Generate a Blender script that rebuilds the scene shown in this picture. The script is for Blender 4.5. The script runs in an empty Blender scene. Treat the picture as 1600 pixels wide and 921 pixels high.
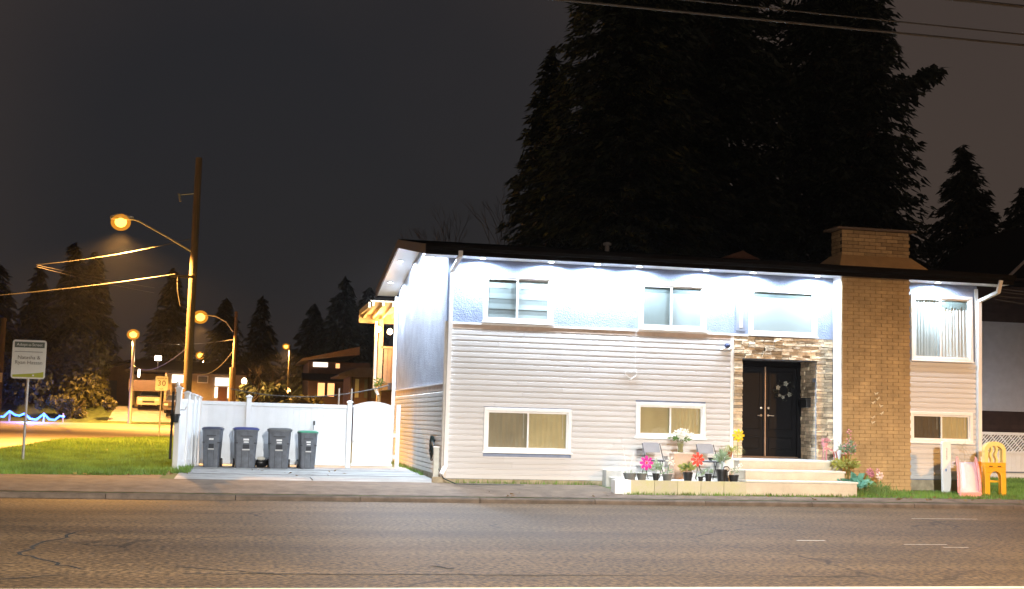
import bpy, math, random
import numpy as np
from mathutils import Vector, Matrix, Euler

random.seed(7)
RNG = np.random.default_rng(11)
C = bpy.context.scene.collection
SC = bpy.context.scene
R = math.radians

# ------------------------------------------------------------------ camera
cam_d = bpy.data.cameras.new('camera'); cam = bpy.data.objects.new('camera', cam_d); C.objects.link(cam)
cam_d.sensor_width = 36.0; cam_d.lens = 36.0*1950/1600; cam_d.clip_end = 3000; cam_d.clip_start = 0.1
cam.location = (0, 0, 1.65)
yaw, pit, roll = R(12.1), R(5.8), R(1.48)
cam.matrix_world = (Matrix.Translation((0, 0, 1.65)) @ Matrix.Rotation(-yaw, 4, 'Z') @
                    Matrix.Rotation(R(90)+pit, 4, 'X') @ Matrix.Rotation(roll, 4, 'Z'))
SC.camera = cam

# ------------------------------------------------------------------ night sky, exposure
w = bpy.data.worlds.new('World'); SC.world = w; w.use_nodes = True
nt = w.node_tree; nt.nodes.clear()
out = nt.nodes.new('ShaderNodeOutputWorld'); bg = nt.nodes.new('ShaderNodeBackground')
sky = nt.nodes.new('ShaderNodeTexSky'); sky.sky_type = 'NISHITA'; sky.sun_disc = False
sky.sun_elevation = R(1.0); sky.sun_rotation = R(200)
tc = nt.nodes.new('ShaderNodeTexCoord')
# overcast lit from below by the town: dark over the open yard, browner away from it, with faint cloud mottling
nz = nt.nodes.new('ShaderNodeTexNoise'); nz.inputs['Scale'].default_value = 3.0; nz.inputs['Detail'].default_value = 4
nt.links.new(tc.outputs['Generated'], nz.inputs['Vector'])
dt = nt.nodes.new('ShaderNodeVectorMath'); dt.operation = 'DOT_PRODUCT'; dt.inputs[1].default_value = Vector((.045, .985, .165)).normalized()
nt.links.new(tc.outputs['Generated'], dt.inputs[0])
mr = nt.nodes.new('ShaderNodeMapRange'); mr.interpolation_type = 'SMOOTHSTEP'
mr.inputs['From Min'].default_value = 1.0; mr.inputs['From Max'].default_value = .915; nt.links.new(dt.outputs['Value'], mr.inputs['Value'])
am = nt.nodes.new('ShaderNodeMath'); am.operation = 'MULTIPLY_ADD'; am.inputs[1].default_value = .5; am.inputs[2].default_value = -.25
nt.links.new(nz.outputs['Fac'], am.inputs[0])
a2_ = nt.nodes.new('ShaderNodeMath'); a2_.operation = 'ADD'; a2_.use_clamp = True; nt.links.new(am.outputs[0], a2_.inputs[0]); nt.links.new(mr.outputs[0], a2_.inputs[1])
cr = nt.nodes.new('ShaderNodeValToRGB')
cr.color_ramp.elements[0].position = 0; cr.color_ramp.elements[0].color = (.0120, .0116, .0138, 1)
cr.color_ramp.elements[1].position = 1; cr.color_ramp.elements[1].color = (.0385, .0275, .0232, 1)
nt.links.new(a2_.outputs[0], cr.inputs['Fac'])
sk = nt.nodes.new('ShaderNodeVectorMath'); sk.operation = 'SCALE'; sk.inputs['Scale'].default_value = .002
nt.links.new(sky.outputs['Color'], sk.inputs[0])
ad = nt.nodes.new('ShaderNodeVectorMath'); ad.operation = 'ADD'
nt.links.new(cr.outputs['Color'], ad.inputs[0]); nt.links.new(sk.outputs[0], ad.inputs[1])
nt.links.new(ad.outputs[0], bg.inputs['Color']); bg.inputs['Strength'].default_value = 1.0
nt.links.new(bg.outputs[0], out.inputs['Surface'])
SC.view_settings.view_transform = 'Standard'; SC.view_settings.look = 'None'
SC.view_settings.exposure = 0.5; SC.view_settings.gamma = 1.0; SC.view_settings.use_curve_mapping = False
SC.cycles.max_bounces = 6; SC.cycles.transparent_max_bounces = 12
try: SC.cycles.use_denoising = True
except Exception: pass

POT_W, ASSUMED_SODIUM_W, FAR_W, ASSUMED_ROAD_W = 390.0, 9500.0, 15000.0, 62000.0  # sodium and road watts feed assumed lamps out of view
LED_COL = (.72, .85, 1.0); SOD_COL = (1.0, .46, .10); ASSUMED_ROAD_COL = (1.0, .965, .90)

# ------------------------------------------------------------------ helpers
WL = {}
def wloc(o): return WL.get(o.name, Vector((0, 0, 0))) if o else Vector((0, 0, 0))
def thing(name, label, cat, loc=(0, 0, 0), group=None):
    o = bpy.data.objects.new(name, None); C.objects.link(o); o.location = loc; WL[o.name] = Vector(loc)
    o.empty_display_size = .2; o['label'] = label; o['category'] = cat
    if group: o['group'] = group
    return o
def tag(o, label, cat, group=None):
    o['label'] = label; o['category'] = cat
    if group: o['group'] = group
    return o
def struct(o): o['kind'] = 'structure'; return o
def stuff(o): o['kind'] = 'stuff'; return o
def link(name, data, parent=None, world=None):
    o = bpy.data.objects.new(name, data); C.objects.link(o)
    if parent: o.parent = parent
    wl = Vector(world) if world is not None else wloc(parent)
    o.location = wl - wloc(parent); WL[o.name] = wl
    return o
def dup(root, loc=None, parent=None, rotz=None, scale=None, label=None, group=None):
    def cp(o, par):
        c = o.copy(); C.objects.link(c); c.parent = par
        for ch in o.children: cp(ch, c)
        return c
    c = cp(root, parent if parent else root.parent)
    if loc is not None: c.location = Vector(loc) - wloc(c.parent); WL[c.name] = Vector(loc)
    if rotz is not None: c.rotation_euler.z = rotz
    if scale is not None: c.scale = (scale,)*3 if not hasattr(scale, '__len__') else scale
    if label: c['label'] = label
    if group: c['group'] = group
    return c

class MB:
    def __init__(s): s.v = []; s.f = []
    def add(s, vs, fs):
        n = len(s.v); s.v += [tuple(v) for v in vs]; s.f += [tuple(i+n for i in f) for f in fs]; return s
    def box(s, x0, x1, y0, y1, z0, z1, jit=0):
        vs = [(x, y, z) for z in (z0, z1) for y in (y0, y1) for x in (x0, x1)]
        if jit: vs = [(x+random.uniform(-jit, jit), y+random.uniform(-jit, jit), z+random.uniform(-jit, jit)) for x, y, z in vs]
        return s.add(vs, [(0, 2, 3, 1), (4, 5, 7, 6), (0, 1, 5, 4), (2, 6, 7, 3), (0, 4, 6, 2), (1, 3, 7, 5)])
    def quad(s, *p): return s.add(p, [tuple(range(len(p)))])
    def tube(s, pts, r, n=8, r1=None, cap=True):
        pts = [Vector(p) for p in pts]; N = len(pts); vs = []
        up = Vector((0, 0, 1))
        for i, p in enumerate(pts):
            d = (pts[min(i+1, N-1)]-pts[max(i-1, 0)]).normalized()
            a = d.cross(up if abs(d.z) < .95 else Vector((1, 0, 0))).normalized(); b = d.cross(a)
            rr = r if r1 is None else r+(r1-r)*i/max(1, N-1)
            for k in range(n):
                t = 2*math.pi*k/n; vs.append(p+a*math.cos(t)*rr+b*math.sin(t)*rr)
        fs = [(i*n+k, i*n+(k+1) % n, (i+1)*n+(k+1) % n, (i+1)*n+k) for i in range(N-1) for k in range(n)]
        if cap: fs += [tuple(range(n))[::-1], tuple(range((N-1)*n, N*n))]
        return s.add(vs, fs)
    def lathe(s, prof, c, n=16, cap=True):
        vs = [(c[0]+r*math.cos(2*math.pi*k/n), c[1]+r*math.sin(2*math.pi*k/n), c[2]+z) for r, z in prof for k in range(n)]
        N = len(prof)
        fs = [(i*n+k, i*n+(k+1) % n, (i+1)*n+(k+1) % n, (i+1)*n+k) for i in range(N-1) for k in range(n)]
        if cap: fs += [tuple(range(n))[::-1], tuple(range((N-1)*n, N*n))]
        return s.add(vs, fs)
    def ell(s, c, rx, ry, rz, n=12, m=8):
        prof = [(max(1e-3, math.sin(math.pi*i/m)), -math.cos(math.pi*i/m)) for i in range(m+1)]
        vs = [(c[0]+rx*r*math.cos(2*math.pi*k/n), c[1]+ry*r*math.sin(2*math.pi*k/n), c[2]+rz*z) for r, z in prof for k in range(n)]
        return s.add(vs, [(i*n+k, i*n+(k+1) % n, (i+1)*n+(k+1) % n, (i+1)*n+k) for i in range(m) for k in range(n)])
    def prism(s, poly, axis, a0, a1):
        def P(u, v, a): return {'x': (a, u, v), 'y': (u, a, v), 'z': (u, v, a)}[axis]
        n = len(poly)
        vs = [P(u, v, a0) for u, v in poly]+[P(u, v, a1) for u, v in poly]
        return s.add(vs, [tuple(range(n)), tuple(range(2*n-1, n-1, -1))]+[(i, i+n, (i+1) % n+n, (i+1) % n) for i in range(n)])
    def loft(s, secs):
        n = len(secs[0]); vs = [p for q in secs for p in q]
        fs = [(i*n+k, i*n+(k+1) % n, (i+1)*n+(k+1) % n, (i+1)*n+k) for i in range(len(secs)-1) for k in range(n)]
        return s.add(vs, fs+[tuple(range(n))[::-1], tuple(range((len(secs)-1)*n, len(secs)*n))])
    def mesh(s, name, m, origin=(0, 0, 0), smooth=False):
        o = Vector(origin); me = bpy.data.meshes.new(name)
        me.from_pydata([tuple(Vector(v)-o) for v in s.v], [], s.f)
        import bmesh
        bm = bmesh.new(); bm.from_mesh(me); bmesh.ops.recalc_face_normals(bm, faces=bm.faces); bm.to_mesh(me); bm.free()
        if m: me.materials.append(m)
        if smooth:
            me.polygons.foreach_set('use_smooth', [True]*len(me.polygons))
            try: me.set_sharp_from_angle(angle=R(40))
            except Exception: pass
        return me
    def build(s, name, m, parent=None, smooth=False, bevel=0):
        wl = wloc(parent)
        o = link(name, s.mesh(name, m, wl, smooth), parent)
        if bevel:
            b = o.modifiers.new('bevel', 'BEVEL'); b.width = bevel; b.segments = 2; b.limit_method = 'ANGLE'; b.angle_limit = R(50)
        return o

def cloud(name, verts, m, parent=None, k=4):
    """mesh of separate k-gons from an (n*k,3) array"""
    verts = np.asarray(verts, np.float32).reshape(-1, 3) - np.array(wloc(parent), np.float32)
    n = len(verts)//k
    me = bpy.data.meshes.new(name); me.vertices.add(n*k); me.vertices.foreach_set('co', verts.ravel())
    me.loops.add(n*k); me.loops.foreach_set('vertex_index', np.arange(n*k, dtype=np.int32))
    me.polygons.add(n); me.polygons.foreach_set('loop_start', np.arange(0, n*k, k, dtype=np.int32))
    me.update(calc_edges=True); me.validate()
    if m: me.materials.append(m)
    return link(name, me, parent)

# ------------------------------------------------------------------ materials
MATS = {}
def mat(name, col, rough=.6, metal=0, var=.12, scale=8.0, bump=0, bscale=40.0, spec=.5, rnd=0.0, emit=None, es=0, coat=0, stretch=None, hue=None):
    if name in MATS: return MATS[name]
    m = bpy.data.materials.new(name); m.use_nodes = True; n = m.node_tree; b = n.nodes['Principled BSDF']
    b.inputs['Roughness'].default_value = rough; b.inputs['Metallic'].default_value = metal
    b.inputs['Specular IOR Level'].default_value = spec
    tc = n.nodes.new('ShaderNodeTexCoord'); src = tc.outputs['Object']
    if stretch:
        mp = n.nodes.new('ShaderNodeMapping'); mp.inputs['Scale'].default_value = stretch
        n.links.new(src, mp.inputs['Vector']); src = mp.outputs['Vector']
    if var or hue:
        nz = n.nodes.new('ShaderNodeTexNoise'); nz.inputs['Scale'].default_value = scale; nz.inputs['Detail'].default_value = 5
        nz.inputs['Roughness'].default_value = .62
        n.links.new(src, nz.inputs['Vector'])
        r = n.nodes.new('ShaderNodeValToRGB'); r.color_ramp.elements[0].position = .3; r.color_ramp.elements[1].position = .7
        c2 = hue or tuple(c*(1+var) for c in col)
        r.color_ramp.elements[0].color = (*[c*(1-var) for c in col], 1); r.color_ramp.elements[1].color = (*[min(1, c) for c in c2], 1)
        n.links.new(nz.outputs['Fac'], r.inputs['Fac']); last = r.outputs['Color']
        if rnd:
            oi = n.nodes.new('ShaderNodeObjectInfo'); mr = n.nodes.new('ShaderNodeMapRange')
            mr.inputs['To Min'].default_value = 1-rnd; mr.inputs['To Max'].default_value = 1+rnd
            n.links.new(oi.outputs['Random'], mr.inputs['Value'])
            vm = n.nodes.new('ShaderNodeVectorMath'); vm.operation = 'SCALE'
            n.links.new(last, vm.inputs[0]); n.links.new(mr.outputs[0], vm.inputs['Scale']); last = vm.outputs[0]
        n.links.new(last, b.inputs['Base Color'])
    else: b.inputs['Base Color'].default_value = (*col, 1)
    if bump:
        n2 = n.nodes.new('ShaderNodeTexNoise'); n2.inputs['Scale'].default_value = bscale; n2.inputs['Detail'].default_value = 4
        n.links.new(src, n2.inputs['Vector'])
        bp = n.nodes.new('ShaderNodeBump'); bp.inputs['Strength'].default_value = bump; bp.inputs['Distance'].default_value = .02
        n.links.new(n2.outputs['Fac'], bp.inputs['Height']); n.links.new(bp.outputs['Normal'], b.inputs['Normal'])
    if emit:
        b.inputs['Emission Color'].default_value = (*emit, 1); b.inputs['Emission Strength'].default_value = es
    if coat: b.inputs['Coat Weight'].default_value = coat
    MATS[name] = m; return m
def leafmat(name, col, var=.35, trans=.25):
    m = bpy.data.materials.new(name); m.use_nodes = True; n = m.node_tree; b = n.nodes['Principled BSDF']
    tc = n.nodes.new('ShaderNodeTexCoord'); nz = n.nodes.new('ShaderNodeTexNoise'); nz.inputs['Scale'].default_value = 1.3; nz.inputs['Detail'].default_value = 6
    n.links.new(tc.outputs['Object'], nz.inputs['Vector'])
    r = n.nodes.new('ShaderNodeValToRGB'); r.color_ramp.elements[0].position = .32; r.color_ramp.elements[1].position = .68
    r.color_ramp.elements[0].color = (*[c*(1-var) for c in col], 1); r.color_ramp.elements[1].color = (*[c*(1+var) for c in col], 1)
    n.links.new(nz.outputs['Fac'], r.inputs['Fac']); n.links.new(r.outputs['Color'], b.inputs['Base Color'])
    b.inputs['Roughness'].default_value = .6
    tr = n.nodes.new('ShaderNodeBsdfTranslucent'); mx = n.nodes.new('ShaderNodeMixShader'); mx.inputs[0].default_value = trans
    n.links.new(r.outputs['Color'], tr.inputs['Color'])
    o = n.nodes['Material Output']; n.links.new(b.outputs[0], mx.inputs[1]); n.links.new(tr.outputs[0], mx.inputs[2]); n.links.new(mx.outputs[0], o.inputs['Surface'])
    return m
def glassmat(name, tint=(.95, .97, .97), refl=.10):
    m = bpy.data.materials.new(name); m.use_nodes = True; n = m.node_tree; n.nodes.remove(n.nodes['Principled BSDF'])
    t = n.nodes.new('ShaderNodeBsdfTransparent'); t.inputs[0].default_value = (*tint, 1)
    g = n.nodes.new('ShaderNodeBsdfGlossy'); g.inputs['Roughness'].default_value = .04
    mx = n.nodes.new('ShaderNodeMixShader'); mx.inputs[0].default_value = refl
    n.links.new(t.outputs[0], mx.inputs[1]); n.links.new(g.outputs[0], mx.inputs[2]); n.links.new(mx.outputs[0], n.nodes['Material Output'].inputs['Surface'])
    return m
def emitmat(name, col, s):
    m = bpy.data.materials.new(name); m.use_nodes = True; n = m.node_tree; b = n.nodes['Principled BSDF']
    b.inputs['Base Color'].default_value = (*[c*.8 for c in col], 1); b.inputs['Emission Color'].default_value = (*col, 1); b.inputs['Emission Strength'].default_value = s
    return m

def asphalt_mat():
    m = bpy.data.materials.new('asphalt'); m.use_nodes = True; n = m.node_tree; b = n.nodes['Principled BSDF']; L = n.links.new
    tc = n.nodes.new('ShaderNodeTexCoord')
    def noise(sc, det=4, vec=None, st=None):
        q = n.nodes.new('ShaderNodeTexNoise'); q.inputs['Scale'].default_value = sc; q.inputs['Detail'].default_value = det
        v = tc.outputs['Object']
        if st:
            mp = n.nodes.new('ShaderNodeMapping'); mp.inputs['Scale'].default_value = st; L(v, mp.inputs['Vector']); v = mp.outputs['Vector']
        L(v, q.inputs['Vector']); return q.outputs['Fac']
    def ramp(f, a, b_, ca, cb):
        r = n.nodes.new('ShaderNodeValToRGB'); r.color_ramp.elements[0].position = a; r.color_ramp.elements[1].position = b_
        r.color_ramp.elements[0].color = (*ca, 1); r.color_ramp.elements[1].color = (*cb, 1); L(f, r.inputs['Fac']); return r.outputs['Color']
    def mul(a, b_):
        q = n.nodes.new('ShaderNodeMix'); q.data_type = 'RGBA'; q.blend_type = 'MULTIPLY'; q.inputs[0].default_value = 1
        L(a, q.inputs[6]); L(b_, q.inputs[7]); return q.outputs[2]
    wear = ramp(noise(1.0, 5, st=(.05, .9, 1)), .35, .65, (.078, .049, .0235), (.126, .083, .041))
    grit = ramp(noise(16, 8), .34, .68, (.25, .25, .25), (2.1, 2.0, 1.9))
    patch = ramp(noise(.35, 3), .40, .62, (.78, .78, .78), (1.1, 1.1, 1.1))
    vo = n.nodes.new('ShaderNodeTexVoronoi'); vo.feature = 'DISTANCE_TO_EDGE'; vo.inputs['Scale'].default_value = .42
    wn = n.nodes.new('ShaderNodeTexNoise'); wn.inputs['Scale'].default_value = 1.6; wn.inputs['Detail'].default_value = 5; L(tc.outputs['Object'], wn.inputs['Vector'])
    mixv = n.nodes.new('ShaderNodeMix'); mixv.data_type = 'VECTOR'; mixv.inputs[0].default_value = .35
    L(tc.outputs['Object'], mixv.inputs[4]); L(wn.outputs['Color'], mixv.inputs[5]); L(mixv.outputs[1], vo.inputs['Vector'])
    crack = ramp(vo.outputs['Distance'], .004, .012, (.35, .35, .35), (1, 1, 1))
    mask = ramp(noise(.22, 2), .50, .60, (1, 1, 1), (0, 0, 0))
    sc = n.nodes.new('ShaderNodeMix'); sc.data_type = 'RGBA'; L(mask, sc.inputs[0]); L(crack, sc.inputs[6]); sc.inputs[7].default_value = (1, 1, 1, 1)
    L(mul(mul(mul(wear, grit), patch), sc.outputs[2]), b.inputs['Base Color'])
    b.inputs['Roughness'].default_value = .7; b.inputs['Specular IOR Level'].default_value = .28
    bp = n.nodes.new('ShaderNodeBump'); bp.inputs['Strength'].default_value = .5; bp.inputs['Distance'].default_value = .01
    L(noise(55, 3), bp.inputs['Height']); L(bp.outputs['Normal'], b.inputs['Normal'])
    return m

M = dict(
 asphalt=asphalt_mat(),
 sidewalk=mat('worn_pavement', (.135, .098, .068), .85, var=.4, scale=3, bump=.4, bscale=60),
 kerb=mat('kerb_concrete', (.10, .075, .055), .85, var=.4, scale=4, bump=.4),
 concrete=mat('drive_concrete', (.34, .335, .32), .8, var=.38, scale=2.2, bump=.25, bscale=30, stretch=(1, 2.5, 1)),
 soil=mat('soil_turf', (.075, .105, .03), .95, var=.5, scale=3, bump=.6, bscale=25),
 stucco=mat('stucco_grey', (.235, .285, .40), .9, var=.10, scale=6, bump=1.0, bscale=34),
 stucco_side=mat('stucco_side', (.30, .32, .385), .9, var=.16, scale=2.5, bump=.8, bscale=30),
 siding=mat('vinyl_siding', (.60, .615, .64), .55, var=.10, scale=1.3, hue=(.58, .565, .55), rnd=.05, bump=.06, bscale=90, stretch=(.3, 1, 6)),
 siding_side=mat('vinyl_siding_side', (.60, .59, .56), .55, var=.08, scale=2, rnd=.05),
 beige=mat('beige_flashing', (.50, .40, .33), .6, var=.2, scale=5),
 white=mat('white_trim', (.78, .78, .77), .45, var=.04, scale=4),
 vinyl=mat('white_vinyl', (.76, .78, .80), .35, var=.04, scale=3, rnd=.03),
 concfound=mat('foundation_concrete', (.36, .31, .22), .9, var=.3, scale=5, bump=.4),
 fascia=mat('dark_fascia', (.007, .006, .006), .9, var=.3, scale=3, spec=.1),
 shingle=mat('dark_shingle', (.010, .010, .011), .95, spec=.1, var=.4, scale=9, bump=.8, bscale=20),
 blind=mat('pale_blind', (.37, .41, .41), .7, var=.03, scale=3),
 blind_y=mat('cream_blind', (.56, .45, .24), .7, var=.10, scale=2),
 blind_d=mat('tan_blind', (.34, .28, .18), .7, var=.12, scale=2),
 curtain=mat('white_curtain', (.66, .67, .65), .8, var=.08, scale=5),
 room=mat('room_interior', (.16, .18, .18), .9, var=.1),
 glass=glassmat('window_glass', refl=.07),
 doorblk=mat('door_black', (.0045, .005, .007), .42, var=.2, scale=6, spec=.18),
 steel=mat('satin_steel', (.62, .58, .52), .3, metal=1, var=.1),
 galv=mat('galvanised', (.50, .50, .49), .45, metal=.6, var=.12, scale=10),
 brick=mat('tan_brick', (.41, .29, .15), .85, var=.18, scale=14, rnd=.22, bump=.4, bscale=60),
 mortar=mat('dark_mortar', (.07, .045, .028), .95, var=.25, scale=12, bump=.4),
 brickpaint=mat('tan_brick_worn', (.39, .282, .145), .85, var=.22, scale=2.5, rnd=.08, bump=.4, bscale=50),
 mortarpaint=mat('tan_mortar_worn', (.25, .165, .075), .95, var=.2, scale=4, bump=.4),
 flash=mat('painted_flashing', (.40, .26, .12), .7, var=.12, scale=5),
 stone=mat('ledge_stone', (.54, .44, .31), .9, var=.3, scale=9, rnd=.45, bump=.8, bscale=30),
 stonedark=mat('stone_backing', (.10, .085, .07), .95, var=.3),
 step=mat('cream_step', (.52, .46, .36), .8, var=.14, scale=3, bump=.2),
 steptop=mat('pale_step_top', (.62, .60, .54), .75, var=.12, scale=4),
 wood=mat('pole_wood', (.12, .09, .06), .9, var=.35, scale=4, stretch=(6, 6, .3), bump=.4),
 bark=mat('bark', (.05, .037, .028), .95, var=.4, scale=5, stretch=(4, 4, .5), bump=.6),
 black=mat('black_plastic', (.014, .015, .017), .4, var=.2),
 potgrey=mat('grey_pot', (.12, .12, .11), .6, var=.2),
 terra=mat('terracotta', (.30, .10, .045), .8, var=.2),
 bin=mat('bin_grey', (.105, .115, .135), .5, var=.28, scale=7, bump=.1, bscale=150),
 bindark=mat('bin_shade_handle', (.02, .023, .03), .6, var=.1),  # shade tone for painted recesses, also the handle plastic
 lidblue=mat('lid_blue', (.03, .045, .19), .42, var=.08),
 lidslate=mat('lid_slate', (.05, .06, .10), .42, var=.08),
 lidgrey=mat('lid_grey', (.10, .105, .11), .42, var=.08),
 lidgreen=mat('lid_green', (.035, .22, .13), .42, var=.08),
 sticker=mat('white_sticker', (.75, .75, .75), .5, var=.12, scale=60),
 needle=leafmat('fir_needles', (.020, .030, .020), trans=.1),
 bushl=leafmat('bush_leaves', (.085, .085, .030), trans=.3),
 grass=leafmat('grass_blade', (.15, .26, .045), trans=.3),
 leafg=leafmat('leaf_green', (.14, .24, .07), trans=.3),
 leafp=leafmat('leaf_pale', (.32, .42, .26), trans=.3),
 leafy=leafmat('leaf_yellow', (.40, .40, .10), trans=.3),
 leafb=leafmat('leaf_bluegreen', (.15, .36, .27), trans=.25),
 petw=mat('petal_white', (.78, .76, .68), .6, var=.06),
 petm=mat('petal_magenta', (.75, .03, .36), .45, var=.1),
 petr=mat('petal_coral', (.80, .075, .045), .45, var=.1),
 pety=mat('petal_yellow', (.82, .62, .02), .45, var=.1),
 petp=mat('petal_pink', (.62, .28, .30), .6, var=.15),
 yellow=mat('toy_yellow', (.72, .36, .02), .4, var=.05, spec=.5),
 paleyel=mat('toy_pale_yellow', (.78, .62, .22), .4, var=.05),
 pink=mat('toy_pink', (.74, .30, .27), .4, var=.05),
 palepink=mat('toy_pale_pink', (.76, .58, .57), .4, var=.05),
 chairgrey=mat('chair_grey', (.27, .29, .33), .5, var=.06),
 peach=mat('peach_box', (.58, .40, .29), .7, var=.1),
 cable=mat('cable_black', (.03, .028, .026), .55, var=.1),
 cablel=mat('cable_grey', (.045, .042, .038), .5, var=.1),
 signgrey=mat('sign_grey', (.10, .115, .085), .5, var=.05),
 signwhite=mat('sign_white', (.72, .70, .63), .5, var=.04),
 signgreen=mat('sign_lime', (.36, .38, .03), .5, var=.05),
 ink=mat('sign_ink', (.16, .14, .11), .6, var=.05),
 inkblk=mat('sign_black', (.02, .018, .015), .6, var=.05),
 hwall_tan=mat('house_tan', (.30, .235, .155), .85, var=.15, scale=3),
 hwall_dk=mat('house_brown', (.085, .058, .048), .85, var=.2, scale=3, stretch=(1, 1, 6)),
 hwall_grey=mat('house_grey', (.50, .51, .55), .9, var=.08, scale=4, bump=.5),
 darkbrick=mat('dark_brown_board', (.045, .026, .022), .8, var=.25, scale=3, rnd=.15),
 paint=mat('road_paint', (.62, .56, .46), .7, var=.2, scale=12),
 cream=mat('paint_line', (.72, .62, .46), .7, var=.15, scale=6),
 orange_w=mat('stained_timber', (.50, .31, .16), .7, var=.15, scale=5),
 carpaint=mat('car_cream', (.42, .38, .30), .3, var=.04, coat=.5),
)
E_LED = emitmat('led_lens', (.9, .95, 1.0), 40)
E_SOD = emitmat('sodium_lens', (1.0, .40, .055), 7)
E_HALO = bpy.data.materials.new('sodium_halo'); E_HALO.use_nodes = True; _n = E_HALO.node_tree; _n.nodes.remove(_n.nodes['Principled BSDF'])  # see-through glowing shell that paints an orange halo round the bulb
_t = _n.nodes.new('ShaderNodeBsdfTransparent'); _e = _n.nodes.new('ShaderNodeEmission'); _e.inputs[0].default_value = (1.0, .36, .02, 1); _e.inputs[1].default_value = .9
_m = _n.nodes.new('ShaderNodeMixShader'); _m.inputs[0].default_value = .38
_n.links.new(_t.outputs[0], _m.inputs[1]); _n.links.new(_e.outputs[0], _m.inputs[2]); _n.links.new(_m.outputs[0], _n.nodes['Material Output'].inputs['Surface'])
E_WARM = emitmat('warm_bulb', (1.0, .62, .28), 30)
E_WIN_W = emitmat('lit_window_white', (1.0, .86, .70), 2.2)
E_WIN_Y = emitmat('lit_window_amber', (1.0, .52, .20), 1.1)
E_BLUE = emitmat('blue_led', (.035, .14, 1.0), 7)

def light(name, kind, loc, energy, col, parent, size=.05, rot=None, spot=None, blend=.5):
    k = (name, kind, energy, size, spot)
    d = bpy.data.lights.get(str(k)) or bpy.data.lights.new(str(k), kind)
    d.energy = energy; d.color = col
    d.shadow_soft_size = size
    if kind == 'SPOT': d.spot_size = spot; d.spot_blend = blend
    o = link(name, d, parent, loc)
    if rot: o.rotation_euler = rot
    return o

# ================================================================== ground
GY = [(-400, .12), (8, .12), (9.5, 0), (24.9, .09), (26, .20), (27.6, .25), (33, .34), (50, .42), (62, .46), (90, .58), (97, .8), (103, 2.0), (125, 2.4), (200, 3.5), (700, 9)]
def g(x, y):
    z = float(np.interp(y, [a for a, _ in GY], [b for _, b in GY]))
    z -= .16*math.exp(-((x+4.2)/1.8)**2-((y-37)/4.5)**2)
    return z
def sheet(name, xs, ys, m, dz=0, clip=None, zf=None):
    vs = []; idx = {}; fs = []
    for j, y in enumerate(ys):
        for i, x in enumerate(xs): vs.append((x, y, (zf or g)(x, y)+dz))
    n = len(xs)
    for j in range(len(ys)-1):
        for i in range(n-1):
            if clip and not clip((xs[i]+xs[i+1])/2, (ys[j]+ys[j+1])/2): continue
            fs.append((j*n+i, j*n+i+1, (j+1)*n+i+1, (j+1)*n+i))
    return MB().add(vs, fs).build(name, m, smooth=True)
def lin(a, b, n): return [a+(b-a)*i/n for i in range(n+1)]
xs_g = sorted(set([-400, -250, -150, -100, -70, -50, -35, -25]+lin(-18, 30, 48)+[40, 60, 90, 140, 250, 400]))
struct(sheet('ground', xs_g, lin(24.95, 60, 50)+[62, 66, 70, 75, 80, 85, 90, 93, 95, 97, 99, 101, 103, 108, 115, 125, 150, 200, 300, 450, 700], M['soil'], dz=0))
struct(sheet('road', [-400, -100]+lin(-50, 60, 22)+[120, 400], [9.5, 15, 20, 24.92], M['asphalt'], zf=lambda x, y: 0))
struct(sheet('near_pavement', [-400, 0, 400], [-400, -40, 0, 9.35], M['sidewalk'], zf=lambda x, y: .12))
MB().box(-400, 400, 9.35, 9.5, -.1, .124).build('near_kerb', M['kerb'])['kind'] = 'structure'
# far kerb with the worn pavement behind it
kb = MB()
for i in range(-40, 50):
    a = i*2.4; dj = .006*math.sin(i*1.7)
    kb.prism([(24.9+dj, -.1), (25.06, -.1), (25.06, .105), (24.95+dj, .10), (24.905+dj, .07)], 'x', a, a+2.385)
struct(kb.build('kerb', M['kerb'], smooth=False))
struct(sheet('pavement', [-200, -60, -30]+lin(-16, 8.0, 24), [25.06, 25.4, 25.8, 26.2, 26.6, 27.0, 27.3, 27.55], M['sidewalk'], dz=.012))
struct(sheet('pavement', lin(8.0, 30, 22)+[60, 200], [25.06, 25.25, 25.45, 25.6], M['sidewalk'], dz=.012))
# the pavement widens on the left up to the lawn
struct(sheet('pavement', lin(-16, -1.6, 14), [27.55, 27.9, 28.3, 28.8], M['sidewalk'], dz=.012, clip=lambda x, y: y < 28.35+.07*(x+5)))
struct(sheet('driveway', lin(-1.3, 4.42, 12), lin(27.55, 33.6, 14), M['concrete'], dz=.010, clip=lambda x, y: x > -1.25))
jm = MB()
for y in (29.4, 31.3):
    jm.box(-1.2, 4.4, y, y+.02, g(1, y)+.0125, g(1, y)+.0165)
jm.box(1.6, 1.62, 27.6, 33, .272, .28)
struct(jm.build('driveway_joint', mat('joint_dark', (.12, .11, .10), .95)))
# side street that comes in from the left and bends to the right behind the yard
def street(x, y): return (-16 < x < -7.1+max(0, y-54)*.45 and y < 62) or (62 <= y < 95 and x > -16-(y-62)*.5)
struct(sheet('side_street', lin(-34, 0, 100)+lin(.5, 40, 26), lin(25.1, 95, 120), M['sidewalk'] if 0 else mat('street_asphalt', (.30, .25, .19), .8, var=.2, scale=.8, bump=.2), dz=.012, clip=street))
struct(sheet('house_drive', lin(-9.6, -2, 10), [97.5, 99, 101, 103, 108], M['concrete'], dz=.012, clip=lambda x, y: 98 < y))

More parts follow.
